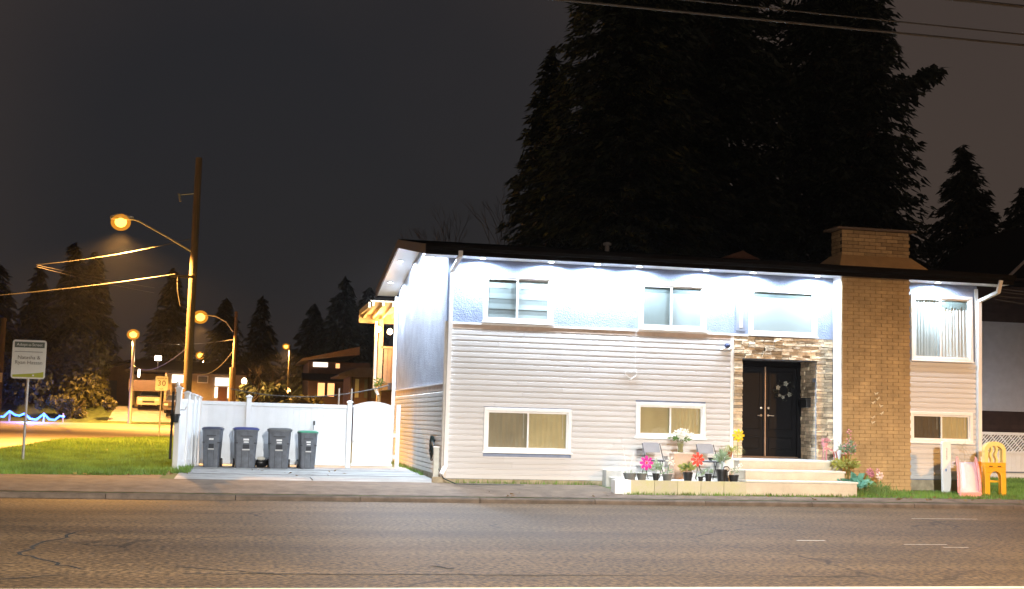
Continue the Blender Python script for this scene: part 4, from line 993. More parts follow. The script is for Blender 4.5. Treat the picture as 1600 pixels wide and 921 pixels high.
# ================================================================== white vinyl fence and gate
def fence_run(name, lb, p0, p1, posts, zt=None):
    """posts: fractions along the run; panels of tongue boards between them"""
    p0 = Vector(p0); p1 = Vector(p1); d = (p1-p0); L = d.length; u = d/L; nrm = Vector((u.y, -u.x, 0))
    t = thing('vinyl_fence', lb, 'fence', ((p0+p1)/2).to_tuple()[:2]+(g(p0.x, p0.y),))
    def obx(b, s0, s1, w0, w1, z0, z1):
        vs = [tuple(p0+u*s+nrm*w+Vector((0, 0, z))) for z in (z0, z1) for w in (w0, w1) for s in (s0, s1)]
        vs = [(x, y, z) for x, y, z in vs]
        b.add(vs, [(0, 2, 3, 1), (4, 5, 7, 6), (0, 1, 5, 4), (2, 6, 7, 3), (0, 4, 6, 2), (1, 3, 7, 5)]); return b
    for f, hgt in posts:
        s = f*L; zg = g(*(p0+u*s)[:2])-.05; po = obx(MB(), s-.063, s+.063, -.063, .063, zg, hgt).build('post', M['vinyl'], t, bevel=.006)
        c = p0+u*s; cp = obx(MB(), s-.085, s+.085, -.085, .085, hgt+.001, hgt+.03); cp.add([tuple(c+u*a*.075+nrm*b*.075+Vector((0, 0, hgt+.03))) for a, b in ((-1, -1), (1, -1), (1, 1), (-1, 1))]+[tuple(c+Vector((0, 0, hgt+.07)))], [(0, 1, 4), (1, 2, 4), (2, 3, 4), (3, 0, 4)])
        cp.build('cap', M['vinyl'], po)
    for (f0, h0), (f1, h1) in zip(posts, posts[1:]):
        a, b = f0*L+.064, f1*L-.064; zb = g(*(p0+u*a)[:2])+.06; ztp = min(h0, h1)-.06 if zt is None else zt
        obx(MB(), a, b, -.032, .032, ztp-.09, ztp).build('rail', M['vinyl'], t, bevel=.006); obx(MB(), a, b, -.032, .032, zb, zb+.14).build('rail', M['vinyl'], t, bevel=.006)
        n = max(1, round((b-a)/.152)); wd = (b-a)/n
        for k in range(n): obx(MB(), a+k*wd+.006, a+(k+1)*wd-.006, -.014-.002*(k % 2), .014, zb+.13, ztp-.08).build('picket', M['vinyl'], t)
        obx(MB(), a, b, -.002, .004, zb+.13, ztp-.08).build('tongue', M['vinyl'], t)
    return t
fence_run('f', 'long white vinyl fence behind the wheelie bins', (-1.02, 32.72, 0), (2.78, 32.72, 0), [(.0, 2.03), (.325, 2.09), (1.0, 2.02)])
fence_run('s', 'short white vinyl fence running forward beside the lawn', (-1.44, 30.9, 0), (-1.04, 32.60, 0), [(0, 2.22), (.42, 2.12), (.72, 2.08), (.93, 2.05)], 1.98)
gt = thing('gate', 'white vinyl gate with arched top beside the house', 'gate', (3.36, 32.72, .34))
gx0, gx1 = 2.86, 3.93
def gtop(x): return 1.955+.115*math.sin(math.pi*(x-gx0)/(gx1-gx0))
ng = 9
for k in range(ng):
    xa, xb = gx0+.02+k*(gx1-gx0-.04)/ng+.0015, gx0+.02+(k+1)*(gx1-gx0-.04)/ng-.0015
    MB().add([(xa, 32.70, .42), (xb, 32.70, .42), (xb, 32.70, gtop(xb)-.05), (xa, 32.70, gtop(xa)-.05), (xa, 32.73, .42), (xb, 32.73, .42), (xb, 32.73, gtop(xb)-.05), (xa, 32.73, gtop(xa)-.05)],
             [(0, 1, 2, 3), (7, 6, 5, 4), (0, 4, 5, 1), (1, 5, 6, 2), (2, 6, 7, 3), (3, 7, 4, 0)]).build('picket', M['vinyl'], gt)
b = MB(); N = 16
for k in range(N):
    xa, xb = gx0+k*(gx1-gx0)/N, gx0+(k+1)*(gx1-gx0)/N
    b.add([(xa, 32.69, gtop(xa)-.05), (xb, 32.69, gtop(xb)-.05), (xb, 32.69, gtop(xb)), (xa, 32.69, gtop(xa)), (xa, 32.75, gtop(xa)-.05), (xb, 32.75, gtop(xb)-.05), (xb, 32.75, gtop(xb)), (xa, 32.75, gtop(xa))], [(0, 1, 2, 3), (7, 6, 5, 4), (3, 2, 6, 7), (0, 4, 5, 1)])
b.build('top_rail', M['vinyl'], gt); MB().box(gx0, gx1, 32.692, 32.748, .40, .46).build('bottom_rail', M['vinyl'], gt)
MB().box(4.0, 4.10, 32.66, 32.78, .3, 2.0).build('post', M['vinyl'], gt); MB().box(2.87, 2.93, 32.66, 32.689, 1.0, 1.06).build('latch', M['galv'], gt)
MB().box(3.935, 3.998, 32.67, 32.689, 1.15, 1.25).build('hinge', M['galv'], gt); MB().box(3.935, 3.998, 32.67, 32.689, .6, .7).build('hinge', M['galv'], gt)
hp = thing('hanging_pot', 'black hanging pot hooked on the front post of the side fence', 'pot', (-1.50, 30.75, 1.5))
MB().lathe([(.08, 0), (.11, .16), (.125, .16), (.125, .2), (.10, .2)], (-1.50, 30.72, 1.42), 14).build('pot', M['black'], hp, smooth=True); MB().tube([(-1.50, 30.82, 2.12), (-1.5, 30.72, 2.14), (-1.49, 30.70, 1.95), (-1.52, 30.71, 1.63)], .008, 5).build('hanger', M['cable'], hp)
MB().tube([(-1.38, 30.8, 1.72), (-1.28, 30.78, 1.72), (-1.25, 30.78, 1.80)], .012, 6).build('hook', M['galv'], hp)
MB().box(-1.60, -1.545, 30.85, 30.95, .55, 2.15).build('netting', mat('black_net', (.02, .018, .016), .9), hp)
stl = MB().ell((-1.48, 30.9, 2.33), .05, .05, .06).lathe([(.02, -.05), (.02, .0)], (-1.48, 30.9, 2.30), 8); tag(stl.build('post_light', mat('frosted_ball', (.7, .7, .68), .3), None, smooth=True), 'small frosted ball light on the front fence post', 'light')

# ================================================================== signs on posts
def post_sign(lb, x, y, w, h, zt, ztop_post):
    t = thing('street_sign', lb, 'sign', (x, y, g(x, y)))
    MB().tube([(x, y, g(x, y)-.1), (x, y, zt)], .035, 8).build('post', M['galv'], t, smooth=True)
    return t
X, Y = -5.45, 34.6
s1 = post_sign('white street adoption sign with a lime wave on a grey post', X, Y, .88, 1.03, 2.5, 0)
sx0, sx1, sz0, sz1 = X-.42, X+.42, 2.43, 3.44
def rrect(x0, x1, z0, z1, r, n=5):
    o = []
    for cx, cz, a0 in ((x1-r, z1-r, 0), (x0+r, z1-r, 90), (x0+r, z0+r, 180), (x1-r, z0+r, 270)):
        for k in range(n+1): th = R(a0+90*k/n); o.append((cx+r*math.cos(th), cz+r*math.sin(th)))
    return o
pnl = MB().prism(rrect(sx0, sx1, sz0, sz1, .07), 'y', Y-.06, Y-.045).build('panel', M['signwhite'], s1)
MB().box(sx0+.05, sx1-.05, Y-.064, Y-.0605, sz1-.20, sz1-.05).build('header_band', M['signgrey'], pnl)
text('lettering', 'Adopt-a-Street', .105, (X, Y-.067, sz1-.125), M['signwhite'], pnl)
text('lettering', 'Natasha &', .135, (X+.0, Y-.064, sz1-.46), M['ink'], pnl); text('lettering', 'Ryan Hassan', .135, (X, Y-.064, sz1-.59), M['ink'], pnl)
MB().box(sx0+.06, sx1-.09, Y-.063, Y-.0605, sz1-.315, sz1-.30).build('rule_line', M['ink'], pnl)
MB().prism([(sx0+.04, sz0+.04), (sx1-.04, sz0+.04), (sx1-.04, sz0+.19)]+[(sx1-.04-(sx1-sx0-.08)*i/8, sz0+.19-.09*(i/8)**.6) for i in range(1, 9)], 'y', Y-.064, Y-.0605).build('lime_wave', M['signgreen'], pnl)
MB().lathe([(.025, 0), (.025, .002)], (0, 0, 0), 10).build('emblem', M['signwhite'], pnl)
em = bpy.data.objects['emblem']; em.location = Vector((X+.13, Y-.064, sz0+.09))-wloc(pnl); em.rotation_euler = (R(90), 0, 0); em.data.transform(Matrix.Translation(wloc(pnl)))
X, Y = -3.72, 62.0
s2 = thing('street_sign', 'white maximum 30 speed sign on a thin post beyond the lawn', 'sign', (X, Y, g(X, Y)))
MB().tube([(X, Y, g(X, Y)-.1), (X, Y, 3.3)], .035, 8).build('post', M['galv'], s2)
pnl = MB().prism(rrect(X-.29, X+.29, 2.68, 3.36, .05), 'y', Y-.06, Y-.045).build('panel', M['signwhite'], s2)
text('lettering', 'MAXIMUM', .105, (X, Y-.064, 3.25), M['inkblk'], pnl); text('digit', '3', .36, (X-.105, Y-.064, 3.02), M['inkblk'], pnl); text('digit', '0', .36, (X+.105, Y-.064, 3.02), M['inkblk'], pnl); text('lettering', 'km/h', .08, (X, Y-.064, 2.76), M['inkblk'], pnl)

# ================================================================== street lamps and utility poles
def lamp_head(t, p, dirx, r=.26, watts=FAR_W, lens=None, col=SOD_COL, cone=166):
    x, y, z = p
    MB().loft([[(x-dirx*.45, y-.12, z+.05), (x-dirx*.45, y+.12, z+.05), (x-dirx*.45, y+.12, z+.18), (x-dirx*.45, y-.12, z+.18)], [(x+dirx*.1, y-.17, z+.03), (x+dirx*.1, y+.17, z+.03), (x+dirx*.1, y+.17, z+.24), (x+dirx*.1, y-.17, z+.24)], [(x+dirx*.38, y-.12, z+.05), (x+dirx*.38, y+.12, z+.05), (x+dirx*.38, y+.12, z+.16), (x+dirx*.38, y-.12, z+.16)]]).build('lamp_head', M['galv'], t, bevel=.02)
    MB().ell((x, y, z-.05), r*.72, r*.72, r*.66, 14, 10).build('bulb', lens or E_SOD, t, smooth=True)
    MB().ell((x, y, z-.06), r*1.2, r*1.2, r*1.05, 16, 12).build('lens', E_HALO, t, smooth=True)  # glowing halo shell added around the bulb, not a lens
    light('lamp_light', 'SPOT', (x, y, z-r*1.1-.16), watts, col, t, .15, None, R(cone), .3)
def pole(t, x, y, z0, z1, r0, r1, m, name='pole', top=None):
    tx = x if top is None else top
    return MB().tube([(x, y, z0), ((x+tx)/2, y, (z0+z1)/2), (tx, y, z1)], r0, 12, r1).build(name, m, t, smooth=True)
L1 = thing('street_lamp', 'tall wooden pole with a glowing street lamp on a long arm behind the white fence', 'street lamp', (-1.95, 48, g(-2, 48)), 'street lamps along the side street')
pole(L1, -1.96, 48, 0, 11.26, .17, .12, M['wood'])
MB().tube([(-2.0, 48, 7.65), (-2.9, 48, 8.15), (-4.0, 48, 8.72), (-4.3, 48, 8.80)], .035, 8).build('arm', M['galv'], L1, smooth=True)
lamp_head(L1, (-4.66, 48, 8.70), -1, .30, FAR_W*2.1, cone=150)
MB().box(-2.75, -1.85, 47.8, 47.86, 6.66, 6.76).build('crossarm', M['wood'], L1); MB().tube([(-2.5, 47.8, 6.66), (-2.48, 47.8, 6.2), (-2.35, 47.8, 5.6)], .03, 6).build('cable_loop', M['cable'], L1)
MB().tube([(-2.62, 48, 9.85), (-2.56, 48, 9.55)], .035, 8).tube([(-2.6, 48, 9.8), (-2.0, 48, 9.9)], .012, 5).build('insulator', M['galv'], L1)
L2 = thing('street_lamp', 'thin street lamp leaning its curved arm left, right of the tall wooden pole', 'street lamp', (-.5, 85, g(-.5, 85)), 'street lamps along the side street')
pole(L2, -.55, 85, .5, 8.45, .13, .09, M['wood']); MB().tube([(-.70, 85, 7.1), (-1.2, 85, 7.75), (-1.9, 85, 8.1), (-2.5, 85, 8.15)], .04, 8).build('arm', M['galv'], L2, smooth=True)
lamp_head(L2, (-2.86, 85, 8.05), -1, .42, FAR_W*1.6, cone=152); MB().tube([(-.55, 84.8, .5), (-.6, 84.8, 4.72)], .24, 10, .22).build('stub_pole', M['wood'], L2)
L3 = thing('street_lamp', 'straight street lamp with a low glowing head before the tan house', 'street lamp', (-7.9, 96, g(-7.9, 96)), 'street lamps along the side street')
pole(L3, -7.90, 96, .5, 7.1, .15, .11, M['galv']); lamp_head(L3, (-7.98, 96, 7.37), -1, .38, FAR_W*1.2, cone=148)
L4 = thing('street_lamp', 'small distant street lamp between the tall pole and the thin one', 'street lamp', (-5.4, 170, g(-5, 170)), 'street lamps along the side street')
pole(L4, -5.0, 170, 2.5, 9.4, .14, .1, M['galv']); lamp_head(L4, (-5.47, 170, 9.3), -1, .5)
L5 = thing('street_lamp', 'lone distant street lamp above the dark roofs left of the house', 'street lamp', (3.8, 130, g(4, 130)), 'street lamps along the side street')
pole(L5, 4.7, 130, 2.0, 8.9, .12, .1, M['bark']); lamp_head(L5, (4.30, 130, 8.75), -1, .30)
# assumed main road lamps, added out of view to light road and house front
for lb, x, y, s, wt, cl, ln, cn in (('assumed sodium street lamp on the near pavement, out of view far right', 25, 8.6, -1, ASSUMED_SODIUM_W, SOD_COL, E_SOD, 168), ('assumed sodium street lamp on the near pavement, out of view far left', -17, 8.6, 1, ASSUMED_SODIUM_W*.2, SOD_COL, E_SOD, 160),
        ('assumed warm white street lamp added on the pavement behind the photographer', 5, -9, 1, ASSUMED_ROAD_W, ASSUMED_ROAD_COL, E_WARM, 171)):  # white lamp added to light the lower siding evenly, none in view
    t = thing('street_lamp', lb, 'street lamp', (x, y, .12), 'assumed street lamps of the main road')
    pole(t, x, y, .1, 9.0, .13, .09, M['galv']); MB().tube([(x, y, 8.7), (x, y+1.4, 9.2), (x, y+2.6, 9.35)], .04, 8).build('arm', M['galv'], t)
    lamp_head(t, (x, y+2.9, 9.15), s, .2, wt, ln, cl, cn)
# cables
def sagline(p, q, sag, n=14): return [(p[0]+(q[0]-p[0])*i/n, p[1]+(q[1]-p[1])*i/n, p[2]+(q[2]-p[2])*i/n-4*sag*(i/n)*(1-i/n)) for i in range(n+1)]
def cable(lb, pts, r, m=None): tag(MB().tube(pts, r, 6).build('overhead_cable', m or M['cablel'], None, smooth=True), lb, 'cable')
cable('thick overhead cable, lowest of those crossing the top of the picture', sagline((-40, 20, 9.0), (60, 20, 9.1), .25, 30), .022)
cable('thin overhead cable just above the thick one over the road', sagline((-40, 20.3, 9.4), (60, 20.3, 9.25), .2, 30), .014)
cable('overhead cable nearest the top right corner', sagline((-40, 20.1, 9.55), (60, 20.1, 9.7), .05, 30), .03)
cable('lit cable running left and down from the tall pole below its lamp', sagline((-1.98, 48, 8.2), (-7.6, 48.5, 6.95), .12), .013)
cable('upper of two thin cables coming back under the lamp', sagline((-7.6, 48.5, 6.95), (-4.3, 62, 7.6), .05), .010); cable('lower of two thin cables coming back under the lamp', sagline((-7.6, 48.5, 6.88), (-4.3, 62, 7.35), .05), .010)
cable('bright cable leaving the crossarm to the left', sagline((-2.6, 47.8, 6.78), (-16, 50, 5.2), .25), .018)
cable('long cable strung from the lamp before the tan house to the tall pole', sagline((-7.9, 96, 5.1), (-2, 48, 4.1), .6), .02)
cable('upper cable passing behind the tall pole towards the thin lamp', sagline((-8.5, 108, 7.5), (-.6, 85, 6.6), .3), .018)
cable('slack cable curling down from the thin lamp pole', sagline((-.6, 85, 5.9), (-3.0, 92, 4.4), .5), .02)
cable('dark slanting guy wire left of the distant lamp', [(1.1, 60, 5.6), (2.14, 60, 3.44), (2.9, 60, .6)], .02)
cable('slack rope sagging behind the white fence', sagline((-.3, 36, 2.36), (4.2, 36.4, 2.60), .28), .018)
for i, (lb, z0, z1, y1) in enumerate((('upper service wire from the right eave to the neighbour', 5.21, 5.30, 29.5), ('middle service wire from the right eave to the neighbour', 5.13, 5.22, 29), ('lower service wire from the right eave to the neighbour', 5.02, 5.10, 28.5), ('lowest drooping service wire from the right eave', 4.93, 4.75, 29))):
    cable(lb, sagline((17.93, 27.25, z0), (25, y1, z1), .06), .011, M['cablel'])
for x, lb in ((2.74, 'thin grey stake behind the fence, left of the pair'), (3.10, 'thin grey stake behind the fence nearest the gate')): tag(MB().tube([(x, 36, .4), (x, 36, 2.46)], .025, 6).build('stake', M['galv'], None), lb, 'stake', 'stakes behind the fence')
lp = thing('utility_pole', 'dark utility pole at the far left edge', 'pole', (-12.4, 70, g(-12, 70))); pole(lp, -12.42, 70, .4, 6.4, .16, .13, M['wood'])
MB().box(-12.48, -12.28, 69.8, 69.86, 3.0, 3.5).build('tag_plate', M['cream'], lp)

# ================================================================== houses behind
def gable_house(lb, loc, parts): ...
hA = thing('tan_house', 'tan gabled house behind the straight street lamp', 'house', (-11, 116, 2.0))
MB().prism([(-13.0, 1.5), (-9.5, 1.5), (-9.5, 5.9), (-11.3, 5.4), (-13.0, 5.0)], 'y', 114, 122).build('wall', M['hwall_tan'], hA)
MB().loft([[(-13.2, 113.5, 5.02), (-9.1, 113.5, 6.08), (-9.1, 122, 6.08), (-13.2, 122, 5.02)], [(-13.2, 113.5, 5.2), (-9.1, 113.5, 6.3), (-9.1, 122, 6.3), (-13.2, 122, 5.2)]]).build('roof', M['fascia'], hA)
MB().box(-11.6, -10.6, 113.95, 113.99, 2.6, 4.3).build('window', M['room'], hA)
hB = thing('long_house', 'long low tan house with carport and lit windows behind the fence corner', 'house', (-4, 104, 2.0))
MB().box(-5.8, .4, 102, 110, 1.8, 4.75).build('wall', M['hwall_tan'], hB); MB().box(-8.4, -5.81, 106, 110, 1.8, 4.75).build('carport_wall', M['hwall_tan'], hB)
MB().loft([[(-8.8, 100.6, 4.76), (.9, 100.6, 4.76), (.9, 111, 4.76), (-8.8, 111, 4.76)], [(-8.8, 100.6, 4.9), (.9, 100.6, 4.9), (.9, 111, 4.9), (-8.8, 111, 4.9)], [(-8.0, 105, 5.9), (.2, 105, 5.7), (.2, 106, 5.7), (-8.0, 106, 5.9)]]).build('roof', M['fascia'], hB)
MB().box(-8.5, -6.0, 100.7, 100.8, 3.25, 4.1).build('carport_beam', M['hwall_dk'], hB)
for x in (-8.3, -5.75): MB().box(x-.08, x+.08, 100.75, 100.9, 1.8, 4.75).build('carport_post', M['hwall_tan'], hB)
MB().box(-5.35, -4.2, 101.90, 101.99, 4.0, 4.62).build('window', E_WIN_W, hB)
MB().box(-3.35, -2.65, 101.90, 101.99, 4.1, 4.55).build('window', M['room'], hB); MB().box(-3.42, -2.58, 101.92, 101.995, 4.03, 4.62).build('window_frame', M['white'], hB)
MB().box(-2.05, -.8, 101.90, 101.99, 3.85, 4.50).build('window', emitmat('lit_window_cool', (1, .95, .85), 1.1), hB)
MB().box(-1.75, -1.1, 101.90, 101.99, 2.0, 3.75).build('door', mat('door_brown', (.22, .09, .06), .6), hB)
MB().box(-2.03, -1.82, 101.90, 101.99, 2.9, 3.75).build('sidelight', E_WIN_W, hB); MB().box(-1.03, -.82, 101.90, 101.99, 2.9, 3.75).build('sidelight', E_WIN_W, hB)
pl_ = thing('porch_lamp', 'bright white porch lamp over the carport roof', 'lamp', (-6.37, 100, 5.8)); MB().box(-6.62, -6.12, 99.9, 100.1, 5.62, 5.98).build('lens', E_WIN_W if 0 else emitmat('porch_white', (1, .8, .6), 9), pl_, bevel=.05); MB().tube([(-6.37, 100.02, 4.9), (-6.37, 100.02, 5.62)], .04, 6).build('bracket', M['fascia'], pl_); light('porch_glow', 'POINT', (-6.37, 99.6, 5.7), 250, (1, .75, .5), pl_, .1)
ol = MB().box(-7.83, -7.68, 100.3, 100.4, 4.3, 4.9); tag(ol.build('tube_lamp', emitmat('tube_white', (1, .95, .9), 4), None), 'short upright white tube lamp left of the porch lamp', 'lamp')
def car(lb, x, y, z, s=1, nm='parked_car', m=None):
    t = thing(nm, lb, 'car', (x, y, z), 'cars by the long low house')
    prof = [(-.84, .25), (-.88, .55), (-.86, .85), (-.74, .92), (-.60, 1.36), (-.5, 1.42), (.5, 1.42), (.60, 1.36), (.74, .92), (.86, .85), (.88, .55), (.84, .25)]
    b = MB().loft([[(x+u, y, z+min(v, .86)) for u, v in prof], [(x+u, y+.9, z+min(v, 1.0)) for u, v in prof], [(x+u*.98, y+1.5, z+v) for u, v in prof], [(x+u*.98, y+3.2, z+v) for u, v in prof], [(x+u*.95, y+4.1, z+min(v, .95)) for u, v in prof]])
    b.build('body', m or M['carpaint'], t, smooth=True)
    MB().add([(x-.68, y+.88, z+.99), (x+.68, y+.88, z+.99), (x+.56, y+1.40, z+1.36), (x-.56, y+1.40, z+1.36)], [(0, 1, 2, 3)]).build('windscreen', M['black'], t)
    for sx in (-1, 1):
        MB().box(x+sx*.62-.14, x+sx*.62+.14, y-.02, y+.03, z+.58, z+.72).build('headlight', M['petw'], t); MB().tube([(x+sx*.80, y+.75, z+.31), (x+sx*.62, y+.75, z+.31)], .31, 14).build('wheel', M['black'], t)
    MB().box(x-.45, x+.45, y-.015, y+.02, z+.42, z+.55).build('grille', M['black'], t)
car('cream car parked under the carport of the long low house', -7.0, 101.2, g(-7, 101.5)+.25)
car('dark car mostly hidden beside the carport post', -4.9, 98.6, g(-4.9, 100)+.2, m=mat('car_dark', (.10, .08, .07), .3, coat=.5))
hC = thing('dark_house', 'dark two storey house with a pale gable edge and amber windows', 'house', (7, 97, 2.0))
MB().box(4.9, 9.5, 95, 104, 1.5, 5.75).build('wall', M['hwall_dk'], hC)
MB().loft([[(4.3, 94.3, 5.78), (8.6, 94.3, 6.35), (8.6, 105, 6.35), (4.3, 105, 5.78)], [(4.35, 94.3, 5.92), (8.6, 94.3, 6.95), (8.6, 105, 6.95), (4.35, 105, 5.92)]]).build('roof', mat('gable_tan', (.20, .145, .09), .8, var=.2), hC)
MB().loft([[(4.4, 93.5, 4.25), (8.9, 93.5, 4.25), (8.9, 95, 4.75), (4.4, 95, 4.75)], [(4.4, 93.5, 4.34), (8.9, 93.5, 4.34), (8.9, 95, 4.85), (4.4, 95, 4.85)]]).build('porch_roof', M['fascia'], hC)
MB().box(5.2, 6.3, 94.93, 94.99, 5.35, 5.70).build('window', emitmat('lit_window_pale', (1, .88, .75), 1.2), hC); MB().box(6.9, 7.2, 94.93, 94.99, 5.3, 5.65).build('window', E_WIN_Y, hC)
for a, b_ in ((5.62, 6.13), (6.35, 6.85)):
    wq = MB().box(a-.05, b_+.05, 94.90, 94.98, 3.1, 4.20).build('window', M['hwall_dk'], hC); MB().box(a, b_, 94.86, 94.899, 3.15, 4.15).build('pane', E_WIN_Y, wq)
bl = thing('garden_lamp', 'amber garden lamp glowing in a bush left of the dark house', 'lamp', (3.2, 93, 2.0)); MB().ell((3.3, 93, 3.45), .26, .2, .22).build('globe', emitmat('amber_globe', (1, .55, .2), 3.5), bl); MB().tube([(3.3, 93, .5), (3.3, 93, 3.3)], .05, 6).build('post', M['bark'], bl); light('globe_light', 'POINT', (3.3, 92.6, 3.5), 160, (1, .5, .2), bl, .2)
gl2 = thing('garden_lamp', 'pale lamp shining through bare twigs left of the amber lamp', 'lamp', (-.2, 96, 2.0)); MB().ell((.2, 95, 4.1), .2, .2, .26).build('globe', emitmat('pale_globe', (1, .8, .55), 5), gl2); MB().tube([(.2, 95, 1), (.2, 95, 3.9)], .05, 6).build('post', M['bark'], gl2)
hD = thing('shed', 'small dusky shed with an overhanging pitched roof right of the dark house', 'shed', (6, 62, .5))
MB().box(5.15, 8.2, 61, 65, .4, 3.62).build('wall', mat('shed_mauve', (.17, .11, .10), .8, var=.2), hD)
MB().loft([[(4.55, 60.2, 3.60), (8.8, 60.2, 3.60), (8.8, 66, 3.9), (4.55, 66, 3.6)], [(4.55, 60.2, 3.68), (8.8, 60.2, 3.68), (8.8, 66, 4.0), (4.55, 66, 3.68)], [(5.4, 60.2, 4.02), (8.4, 60.2, 4.10), (8.4, 66, 4.3), (5.4, 66, 4.1)]]).build('roof', mat('shed_roof', (.14, .105, .10), .8, var=.2), hD)
for x in (5.4, 5.85, 6.2): MB().box(x, x+.18, 60.93, 60.99, 2.6, 3.5).build('window', M['curtain'] if x < 5.5 else M['room'], hD)
for x in (5.2, 6.0, 6.45): MB().box(x, x+.08, 60.88, 60.985, .4, 3.6).build('post', M['hwall_dk'], hD)

# rear porch of the main house
po = thing('rear_porch', 'timber porch lit by warm lamps at the rear corner of the house', 'porch', (4.4, 38.5, .4))
px0, px1, py0, py1 = 3.64, 7.0, 36.95, 40.0
MB().loft([[(px0, py0, 5.08), (px1, py0, 5.08), (px1, py1, 4.92), (px0, py1, 4.92)], [(px0, py0, 5.12), (px1, py0, 5.12), (px1, py1, 4.96), (px0, py1, 4.96)]]).build('roof_sheet', mat('pale_sheet', (.55, .42, .26), .7), po)
for k in range(9):
    x = px0+.05+k*.30; MB().loft([[(x, py0, 4.96), (x+.06, py0, 4.96), (x+.06, py0, 5.079), (x, py0, 5.079)], [(x, py1-.08, 4.80), (x+.06, py1-.08, 4.80), (x+.06, py1-.08, 4.918), (x, py1-.08, 4.918)]]).build('rafter', mat('rafter_cream', (.60, .46, .28), .6), po)
MB().box(px0-.06, px1, py1-.07, py1, 4.66, 4.919).build('beam', mat('rafter_cream', (.60, .46, .28), .6), po); MB().box(px0-.06, px0, py0, py1-.08, 4.90, 5.06).build('edge_board', mat('rafter_cream', (.60, .46, .28), .6), po)
MB().box(4.22, 4.36, py1-.22, py1-.08, .4, 4.80).build('post', mat('rafter_cream', (.60, .46, .28), .6), po); MB().tube([(4.10, 39.6, 4.7), (4.12, 39.6, 2.6), (4.24, 39.5, 2.35)], .05, 8).build('downspout', M['white'], po)
for k in range(7): MB().box(4.40+k*.13, 4.52+k*.13, 39.80, 39.84, 2.75, 3.85).build('railing_board', M['orange_w'], po)
MB().box(4.3, 5.4, 39.78, 39.86, 3.86, 3.93).build('handrail', M['orange_w'], po); MB().box(4.3, 7, 37.5, 40, 2.5, 2.7).build('deck', M['hwall_dk'], po)
wl_ = MB().box(4.62, 7.0, YB+.01, YB+.04, 2.7, 5.0).build('wall_cladding', M['orange_w'], po)
for x, y, z in ((4.17, 39.55, 4.45), (4.50, 39.2, 4.36)):
    lm = MB().ell((x, y, z), .085, .085, .095, 10, 8).build('porch_bulb', E_WARM, po, smooth=True); light('porch_light', 'POINT', (x, y-.12, z), 70, (1, .55, .2), lm, .08)
leaves('vine', (4.25, 39.4, 2.6), 60, (.15, .12, .3), .12, M['leafg'], po, .8)

# neighbour to the right
hN = thing('neighbour_house', 'grey and dark brown house at the right edge', 'house', (26, 42, .4))
MB().box(19.4, 34, 38.0, 48, 2.42, 5.45).build('wall', M['hwall_grey'], hN)
bd = MB().box(19.4, 34, 38.06, 48, .2, 2.419).build('lower_wall', M['darkbrick'], hN)
for k in range(14): MB().box(19.4, 34, 38.035, 38.0595, .35+k*.148, .35+(k+1)*.148-.012).build('board', M['darkbrick'], bd)
up = MB().box(19.4, 34, 38.03, 48, 5.451, 7.0).build('upper_wall', M['darkbrick'], hN)
for k in range(10): MB().box(19.4, 34, 38.0, 38.0295, 5.46+k*.15, 5.46+(k+1)*.15-.012).build('board', M['darkbrick'], up)
MB().loft([[(19.0, 37.0, 6.55), (34, 37.0, 6.55), (34, 44, 7.9), (19, 44, 7.9)], [(19.0, 37.0, 6.7), (34, 37.0, 6.7), (34, 44, 8.05), (19, 44, 8.05)]]).build('roof', M['fascia'], hN)
MB().loft([[(25.3, 37.6, 7.02), (25.42, 37.6, 7.02), (25.42, 37.66, 7.02), (25.3, 37.66, 7.02)], [(27.6, 37.6, 9.1), (27.72, 37.6, 9.1), (27.72, 37.66, 9.1), (27.6, 37.66, 9.1)]]).build('rake_board', mat('rake_grey', (.26, .21, .18), .7), hN)
MB().prism([(25.5, 7.0), (34, 7.0), (34, 9.4), (28.0, 9.3)], 'y', 37.8, 44).build('gable', M['fascia'], hN)
# lattice fence
lf_ = thing('lattice_fence', 'pale panel fence with white lattice top right of the toy slide', 'fence', (22, 33, .3))
MB().box(20.2, 24.5, 32.97, 33.03, 1.62, 1.70).box(20.2, 24.5, 32.97, 33.03, 1.08, 1.15).build('rail', M['vinyl'], lf_)
for k in range(44):
    x = 20.2+k*.10
    for s, y in ((1, 32.985), (-1, 33.012)):
        a, b_ = (x, x+.47*s) ; 
        if min(a, b_) < 20.15 or max(a, b_) > 24.55: continue
        MB().add([(a-.022, y, 1.15), (a+.022, y, 1.15), (b_+.022, y, 1.62), (b_-.022, y, 1.62), (a-.022, y+.012, 1.15), (a+.022, y+.012, 1.15), (b_+.022, y+.012, 1.62), (b_-.022, y+.012, 1.62)], [(0, 1, 2, 3), (7, 6, 5, 4), (0, 4, 5, 1), (1, 5, 6, 2), (2, 6, 7, 3), (3, 7, 4, 0)]).build('slat', M['vinyl'], lf_) if (k % 1 == 0 and (s > 0 or k % 3 == 0)) else None
for k in range(28): MB().box(20.2+k*.153, 20.2+(k+1)*.153-.003, 32.985, 33.015, .32, 1.079).build('picket', M['vinyl'], lf_)
MB().box(20.2, 24.5, 32.96, 32.984, .52, .56).build('lower_rail', mat('rail_slate', (.16, .19, .24), .5), lf_)
for x in (20.14, 22.9): MB().box(x-.06, x+.06, 32.94, 33.06, .2, 1.78).build('post', M['vinyl'], lf_)

